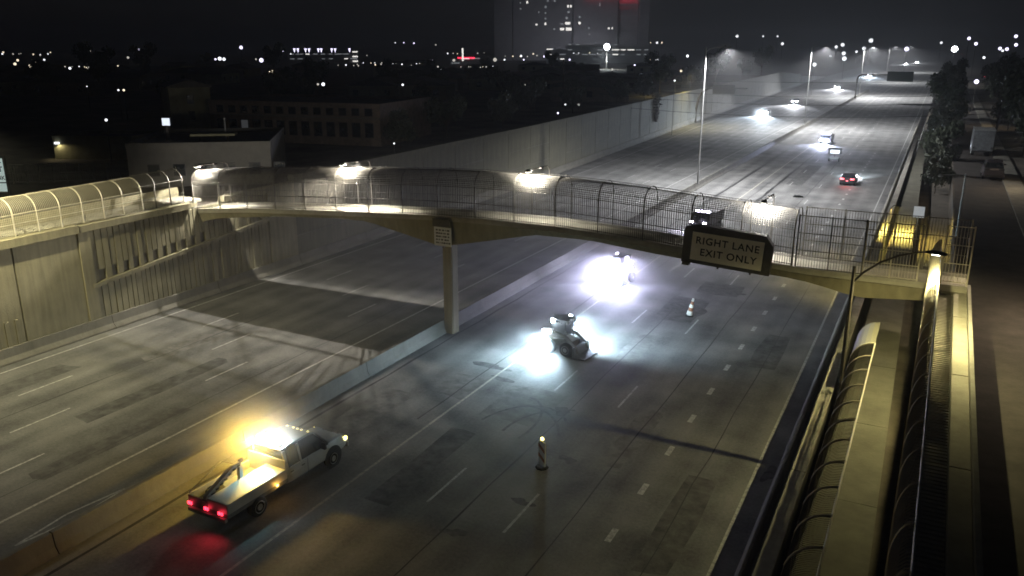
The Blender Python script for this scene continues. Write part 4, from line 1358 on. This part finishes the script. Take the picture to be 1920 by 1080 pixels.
for k in range(13):
    window(t, 1.6 + k * (L - 3) / 12, 1.75, .9, 1.5, 'g_winfaint' if k == 2 else 'glass')
    window(t, 1.6 + k * (L - 3) / 12, 3.75, .8, .7)
c0, c1 = at_z(326, 262, G), at_z(402, 258, G)
t, L = block('gabled_tower', 'olive gable-topped tower rising above the dim buildings', c0, c1, 6, G, 6.1, 'olive_wall', 'tower', .9)
for z in (4.7, 2.8):
    window(t, L / 2, z, .6, .9)
# backlit sign on a dark pole before the tower
p = at_z(324, 330, G)
pl = at_depth(322, 228, p.xy.length)
t = thing('pole_sign', 'small glowing white sign on a thick dark pole', 'sign', (p.x, p.y, G))
hh = pl.z - G
MB().tube([(0, 0, 0), (0, 0, hh - .3)], .20, 8).build('pole', M['metal_dark'], t)
MB().box((0, 0, hh), (.75, .22, .72), R(27)).build('case', M['trim'], t)
MB().box((.055, -.11, hh), (.66, .02, .62), R(27)).build('face', M['g_panel'], t)
p = at_z(431, 330, G)
pt = at_depth(424, 224, p.xy.length)
t = thing('flagpole', 'thin pale bare pole standing before the dim building', 'pole', (p.x, p.y, G))
MB().tube([(0, 0, 0), (0, 0, pt.z - G)], [.09, .06], 7).build('shaft', M['metal'], t)
MB().lathe([(0, .1), (.09, .05), (.09, -.05), (0, -.1)], (0, 0, pt.z - G + .06), 10).build('finial', M['metal'], t)
# shop pylon sign cut by the left edge of the frame
p = at_z(12, 372, G)
t = thing('pylon_sign', 'white backlit pylon sign with dark letters at left frame edge', 'sign', (p.x, p.y, G), R(27))
for z0, z1 in ((1.55, 2.6), (.62, 1.5), (-.55, .1)):
    pass
MB().box((-1.45, 0, 1.7), (3.6, .3, 2.9)).build('case', M['trim'], t)
fa = MB().box((-1.42, -.155, 2.12), (3.4, .02, 1.75)).build('face', M['g_sign'], t)
MB().box((-1.42, -.155, .85), (3.4, .02, .62)).build('lower_face', M['g_sign'], t)
for x in (.1, -3.0):
    MB().box((x, .05, 1.2), (.16, .16, 3.4)).build('post', M['metal_dark'], t)
for s, x, z, sz in (('K', .05, 2.78, .40), ('ET', -.12, 2.18, .55), ('NK', -.02, 1.55, .42)):
    o = link('lettering', text_mesh(s, sz, M['ink']), fa, (x, -.172, z))
    o.rotation_euler = (math.pi / 2, 0, 0)
# lit shed wall far left
p0, p1 = at_z(104, 298, G), at_z(250, 300, G)
t, L = block('lit_shed', 'low shed whose end wall glows under a small lamp', p0, p1, 6, G, 1.9, 'olive_wall')
MB().box((.5, -.14, 1.6), (.42, .22, .18)).build('wall_lamp', M['g_city'], t)
lamp('wall_lamp_light', 'SPOT', (.6, -.35, 1.5), 40, (1, .85, .5), t, .05, 150, .5, (.3, .2, -1))
# fence behind the left ramp
p0, p1 = at_z(0, 345, G), at_z(252, 338, G)
yf = thing('yard_fence', 'dim picket fence round the yard left of the low building', 'fence', (p0.x, p0.y, G))
flat_fence((p0.x, p0.y, 0), (p1.x, p1.y, 0), G, 1.6, 10, M['fence'], yf, Vector((p0.x, p0.y, G)), 3, .18)
# dark houses
rnd = random.Random(33)
cnt = 0
for i in range(60):
    a, d = R(rnd.uniform(0, 60)), rnd.uniform(110, 420)
    x, y = -d * math.sin(a) - 14, d * math.cos(a)
    if x > interp(y, WALL_L) - 16 or (x > -120 and y < 110):
        continue
    cnt += 1
    w, dp = rnd.uniform(9, 16), rnd.uniform(8, 11)
    an = rnd.choice((.35, .35 + math.pi / 2)) + rnd.uniform(-.05, .05)
    t, L = block('house', 'dark low house in the unlit blocks left of freeway', (x, y), (x + w * math.cos(an), y + w * math.sin(an)), dp, gh(x, y), 2.9, rnd.choice(('stucco', 'brick', 'olive_wall')), 'house', 1.6)
    t['group'] = 'unlit houses left of the freeway'
    for k in range(3):
        window(t, L * (k + .5) / 3, 1.5, 1.0, 1.0)

# ------------------------------------------------------------------ far towers and parking decks
def far_dir(px, dist):
    d = ray(px, 85)
    d.z = 0
    d.normalize()
    return d * dist
D = 1000.0
c = far_dir(1072, D)
W = 285 * D / FOCAL
tw = thing('hospital_tower', 'wide dark high-rise with scattered lit windows on the horizon', 'tower', (c.x, c.y, 0), math.atan2(c.y, c.x) - math.pi / 2)
def tx(px):
    return (px - 1072) * D / FOCAL * 1.0
def tz(py):
    return CAM_H + (85 - py) * D / FOCAL
topz = tz(-26)
for x0, x1, dep, yy in ((933, 964, 24, 0), (966, 1072, 20, 8), (1074, 1152, 26, -2), (1154, 1188, 22, 3), (1189, 1207, 24, -4)):
    MB().box(((tx(x0) + tx(x1)) / 2, yy + dep / 2, topz / 2), (tx(x1) - tx(x0), dep, topz)).build('wall', M['tower_wall'], tw)
for z in [tz(92) + k * (tz(5) - tz(92)) / 9.0 for k in range(11)]:
    for x0, x1, yy in ((932, 965, -.6), (1154, 1188, 2.4)):
        MB().box(((tx(x0) + tx(x1)) / 2, yy, z), (tx(x1) - tx(x0), 1.2, .7)).build('balcony_slab', M['slab'], tw)
MB().box((tx(1190.5), -4.3, topz / 2), (1.2, .5, topz)).build('pilaster', M['slab'], tw)
MB().box((tx(1140), -2.8, tz(3.5)), (tx(1188) - tx(1092), 1.0, 2.4)).build('red_strip', M['g_red'], tw)
for px, py, w, h, mt in ((954, 2, 4, 4, 1), (991, 11, 3, 4, 1), (979, 12, 2, 3, 0), (979, 22, 3, 2, 0), (1028, 9, 3, 3, 0), (1040, 9, 3, 4, 0), (1064, 18, 3, 4, 1), (1069, 18, 3, 4, 1), (1065, 28, 4, 3, 0), (1024, 19, 3, 4, 0), (1024, 29, 3, 2, 0), (1062, 38, 4, 4, 0), (1085, 37, 3, 3, 0), (1024, 39, 3, 3, 0), (1024, 48, 3, 4, 1), (1008, 49, 3, 3, 1), (1064, 47, 9, 4, 1), (1053, 48, 6, 2, 0), (1054, 57, 7, 4, 1), (1066, 57, 10, 5, 1), (1085, 47, 4, 4, 1), (1102, 56, 3, 3, 0), (1137, 56, 3, 3, 1), (1143, 56, 2, 3, 1), (1120, 6, 2, 3, 0), (1138, 6, 2, 3, 0), (1012, 28, 2, 3, 0), (1040, 57, 3, 3, 0), (1103, 66, 3, 2, 0), (1120, 16, 2, 5, 0)):
    yy = -2.1 if 1074 < px < 1152 else (7.9 if px >= 966 and px <= 1072 else (-.1 if px < 965 else 2.9))
    MB().box((tx(px), yy - .1, tz(py)), (w * D / FOCAL, .3, h * D / FOCAL)).build('window', M['g_window' if mt else 'g_windim'], tw)

fl = MB().box((0, -62, 1.0), (3, 1.2, 2.0)).build('added_facade_lamp_case', M['trim'], tw)  # flood unit added with its spot to brighten the high-rise front
lamp('added_facade_fill', 'SPOT', (0, -61, 2.4), 42000, (.9, .9, 1.0), tw, .5, 150, .6, (0, 1, .45))

def deck(name, label, px0, px1, py_rows, dist, lit):
    c = far_dir((px0 + px1) / 2, dist)
    t = thing(name, label, 'building', (c.x, c.y, 0), math.atan2(c.y, c.x) - math.pi / 2)
    W = (px1 - px0) * dist / FOCAL
    zz = [CAM_H + (85 - p) * dist / FOCAL for p in py_rows]
    MB().box((0, 15, max(zz) / 2), (W, 28, max(zz))).build('core', M['tower_wall'], t)
    for z in zz:
        MB().box((0, -.5, z - .9), (W + 1, 3, .9)).build('floor_slab', M['slab'], t)
        n = max(3, int(W / 7))
        for k in range(n):
            if random.random() < lit:
                MB().box((-W / 2 + W * (k + .5) / n, .85, z + .15), (W / n * random.uniform(.45, .95), .25, .9)).build('light_strip', M['g_windim' if random.random() < .75 else 'g_window'], t)
    return t
random.seed(4)
deck('parking_deck', 'far parking deck with lit floors below the high-rise', 1065, 1215, (84, 93, 101), 860, .7)
deck('parking_deck', 'small lit parking deck left of the bright floodlight', 1025, 1060, (92, 101, 109), 840, .7)
st = deck('stadium_deck', 'far lit parking deck crowned by pairs of flood masts', 545, 664, (100, 108), 900, .6)
for px in (536, 556, 562, 575, 581, 597, 602, 620, 626, 651):
    xx = (px - 604.5) * 900 / FOCAL
    MB().tube([(xx, 4, 5), (xx, 4, CAM_H + (85 - 93) * 900 / FOCAL)], .25, 5).build('mast', M['slab'], st)
    MB().lathe([(.25, -2.2), (.9, .6), (1.3, 1.6), (0, 1.6)], (xx, 4, CAM_H + (85 - 93) * 900 / FOCAL), 8).build('flood_lamp', M['g_cityv'], st)
for py in (96, 104, 112):
    MB().box(((660 - 604.5) * 900 / FOCAL, -2.2, CAM_H + (85 - py) * 900 / FOCAL), (5.5, .3, 1.3)).build('window', M['g_window'], st)
deck('low_lit_store', 'long low building with one bright strip in the dark city', 979, 1006, (139,), 330, 1.0)
dk = deck('lit_clinic', 'far lit building with a red bar sign, centre left', 845, 900, (108, 116), 760, .8)
MB().box((0.5, -2.3, CAM_H + (85 - 106.5) * 760 / FOCAL), (15, .4, .9)).build('red_bar', M['g_red'], dk)
MB().box((-2.5, -2.4, CAM_H + (85 - 101) * 760 / FOCAL), (1.4, .5, 11)).build('sign_mast', M['g_window'], dk)

# ------------------------------------------------------------------ distant lamps
def city_lamp(px, py, sz, mt, label, group, fixed=None):
    if fixed:
        p = at_depth(px, py, fixed)
    elif py > 97:
        p = at_z(px, py, 7.2 if px > 700 and py > 190 else 10.6)
    else:
        p = at_depth(px, py, 880 + (97 - py) * 14)
    dist = p.xy.length
    z = gh(p.x, p.y)
    if p.x > 0 and p.z < z + 2:
        z = min(z, p.z - 2)
    t = thing('distant_lamp', label, 'lamp', (p.x, p.y, z), 0, group)
    r = sz * dist / FOCAL * .5
    hh = p.z - z
    MB().tube([(0, 0, 0), (0, 0, hh - r * .5)], max(.06, r * .12), 5).build('pole', M['metal_dark'], t)
    MB().lathe([(0, -r), (r * .6, -r * .8), (r * .95, -r * .3), (r * .95, r * .3), (r * .6, r * .8), (0, r)], (0, 0, hh), 10).build('lens', M[mt], t, smooth=True)
    return t
GL = 'small street lamp among the dark blocks left of the freeway'
for px, py, s in ((6, 98, 4), (33, 113, 4), (28, 120, 4), (56, 124, 5), (67, 118, 4), (83, 112, 4), (90, 101, 3), (131, 128, 4), (165, 127, 4), (168, 96, 4), (189, 109, 4), (191, 99, 3), (240, 108, 4), (255, 114, 3), (260, 93, 3), (273, 98, 4), (404, 111, 4), (412, 110, 6), (420, 111, 5), (510, 134, 5), (505, 135, 3), (575, 140, 3), (596, 158, 4), (606, 158, 6), (222, 169, 4), (232, 169, 5), (163, 162, 2), (199, 225, 4), (741, 80, 3), (757, 80, 3), (776, 81, 3), (817, 84, 4), (811, 114, 4), (821, 125, 4), (812, 132, 4), (828, 132, 5), (755, 159, 4), (833, 203, 4), (848, 200, 4), (851, 113, 6), (928, 112, 7), (946, 112, 3), (985, 159, 5), (1004, 164, 6), (960, 77, 4), (987, 78, 3), (1015, 77, 4), (1048, 77, 4), (1000, 101, 4), (1036, 94, 5), (977, 105, 4), (982, 112, 3), (1020, 106, 3), (1068, 112, 4), (1060, 196, 3), (1085, 196, 5), (1148, 130, 4), (1046, 212, 3), (1220, 80, 3), (1232, 80, 4), (1241, 80, 3), (1220, 112, 5), (1232, 112, 5), (1220, 121, 4), (1265, 151, 4), (1277, 133, 4), (1190, 122, 3), (739, 269, 3), (480, 111, 4), (545, 101, 3), (688, 104, 2)):
    city_lamp(px, py, s * rnd.uniform(.65, 1.1), rnd.choice(('g_city', 'g_city', 'g_cityw', 'g_cityv', 'g_citydim')), GL, 'street lamps in the city left of the freeway')
for row in range(9):
    x0, y0 = rnd.uniform(-20, 1150), rnd.uniform(96, 128)
    for k in range(rnd.randint(5, 9)):
        city_lamp(x0 + k * rnd.uniform(9, 15), y0 + k * rnd.uniform(-.4, .4), rnd.uniform(1.3, 2.6), rnd.choice(('g_cityw', 'g_citydim', 'g_citydim', 'g_city')), GL, 'street lamps in the city left of the freeway')
GR_ = 'small lamp in the blocks beyond the freeway curve'
for px, py, s in ((1289, 105, 5), (1382, 68, 5), (1431, 68, 3), (1458, 68, 3), (1467, 82, 5), (1527, 121, 6), (1568, 88, 5), (1580, 84, 6), (1582, 100, 6), (1583, 110, 7), (1606, 97, 4), (1620, 91, 6), (1633, 76, 7), (1557, 105, 3), (1765, 80, 4), (1880, 95, 4), (1845, 108, 4)):
    city_lamp(px, py, s, 'g_city', GR_, 'lamps beyond the freeway curve')
for px, py, s, l in ((452, 89, 6, 'violet-white flood lamp on the left horizon'), (490, 113, 7, 'bright violet flood lamp left of the lit parking deck'), (949, 200, 6, 'bright white lamp in the dim yard behind the far wall'), (1831, 153, 7, 'single white lamp above the dark trees at right'), (1700, 92, 7, 'cone of white light from a far freeway lamp'), (1875, 91, 5, 'far white lamp at upper right, left of a pair'), (1888, 92, 5, 'far white lamp at upper right, right of a pair'), (1905, 84, 5, 'far white lamp at the upper right corner'), (1830, 82, 5, 'wide far lamp above the red tail lamps'), (1817, 72, 5, 'far lamp high above the freeway end'), (1905, 68, 5, 'topmost far lamp in the upper right corner')):
    city_lamp(px, py, s, 'g_cityv', l, None, 520 if py < 97 and px > 1600 else None)
t = city_lamp(1138, 88, 11, 'g_flare', 'dazzling white floodlight beneath the high-rise', None, 640)
lamp('flood_light', 'POINT', (0, -3, t.children[1].location.z + 8), 30000, (.85, .95, 1), t, 1.0)
t = city_lamp(1790, 92, 9, 'g_flare', 'dazzling light among red tail lamps at the freeway end', None, 700)

# ------------------------------------------------------------------ dust, lamp bloom and haze

def volume_box(name, lo, hi, dens, colr, g, label=None):
    m = bpy.data.materials.new(name + '_air')
    m.use_nodes = True
    n, l = m.node_tree.nodes, m.node_tree.links
    n.remove(n['Principled BSDF'])
    v = n.new('ShaderNodeVolumePrincipled')
    v.inputs['Color'].default_value = (*colr, 1)
    v.inputs['Density'].default_value = dens
    v.inputs['Anisotropy'].default_value = g
    l.new(v.outputs[0], n['Material Output'].inputs['Volume'])
    c = [(a + b) / 2 for a, b in zip(lo, hi)]
    d = [b - a for a, b in zip(lo, hi)]
    o = MB().box((0, 0, 0), d).build(name, m, None, c, kind='stuff')
    return o
HAZE = 0.0006
volume_box('haze', (-4000, -59, -1.2), (4000, 5100, 96), HAZE, (.86, .87, .9), .25)


def dust(name, c, rad, dens, label=None):
    """cloud of road dust, also standing in for lamp bloom: thins out to nothing at its rim"""
    m = bpy.data.materials.new(name)
    m.use_nodes = True
    n, l = m.node_tree.nodes, m.node_tree.links
    n.remove(n['Principled BSDF'])
    v = n.new('ShaderNodeVolumePrincipled')
    v.inputs['Color'].default_value = (.9, .9, .9, 1)
    v.inputs['Anisotropy'].default_value = .2
    tc = n.new('ShaderNodeTexCoord')
    ln = n.new('ShaderNodeVectorMath'); ln.operation = 'LENGTH'
    l.new(tc.outputs['Object'], ln.inputs[0])
    mr = n.new('ShaderNodeMapRange')
    mr.interpolation_type = 'SMOOTHSTEP'
    mr.inputs['From Min'].default_value = 1.0
    mr.inputs['From Max'].default_value = 0.0
    mr.inputs['To Min'].default_value = 0.0
    mr.inputs['To Max'].default_value = dens
    l.new(ln.outputs['Value'], mr.inputs['Value'])
    l.new(mr.outputs[0], v.inputs['Density'])
    l.new(v.outputs[0], n['Material Output'].inputs['Volume'])
    prof = [(math.sin(math.pi * k / 10) if 0 < k < 10 else 0.0, -math.cos(math.pi * k / 10)) for k in range(11)]
    o = MB().lathe(prof, n=20).build(name, m, None, c, kind='stuff')
    o.scale = rad
    return o
dust('dust_bloom_cloud', (-19.9, 56.0, 1.2), (6.5, 6.5, 3.6), .085)
dust('dust_bloom_cloud', (-17.9, 40.6, 1.2), (4.5, 4.5, 3.0), .06)  # cloud added so the loader's work lamps bloom
dust('dust_bloom_cloud', (-22.6, 21.8, 2.2), (3.0, 3.8, 2.1), .16)  # cloud added to swell the beacon glow of the parked truck
dust('dust_bloom_cloud', (-27, 50, 3.5), (26, 24, 9), .009)
dust('dust_bloom_cloud', (-17.8, 158.5, 1.2), (2.6, 3.2, 2.0), .03)  # cloud added to enlarge the glare of the escort truck's lamps
dust('dust_bloom_cloud', (-39.9, 218, 1.2), (4, 5.5, 2.8), .04)  # cloud stands in for bloom round the oncoming car's headlights
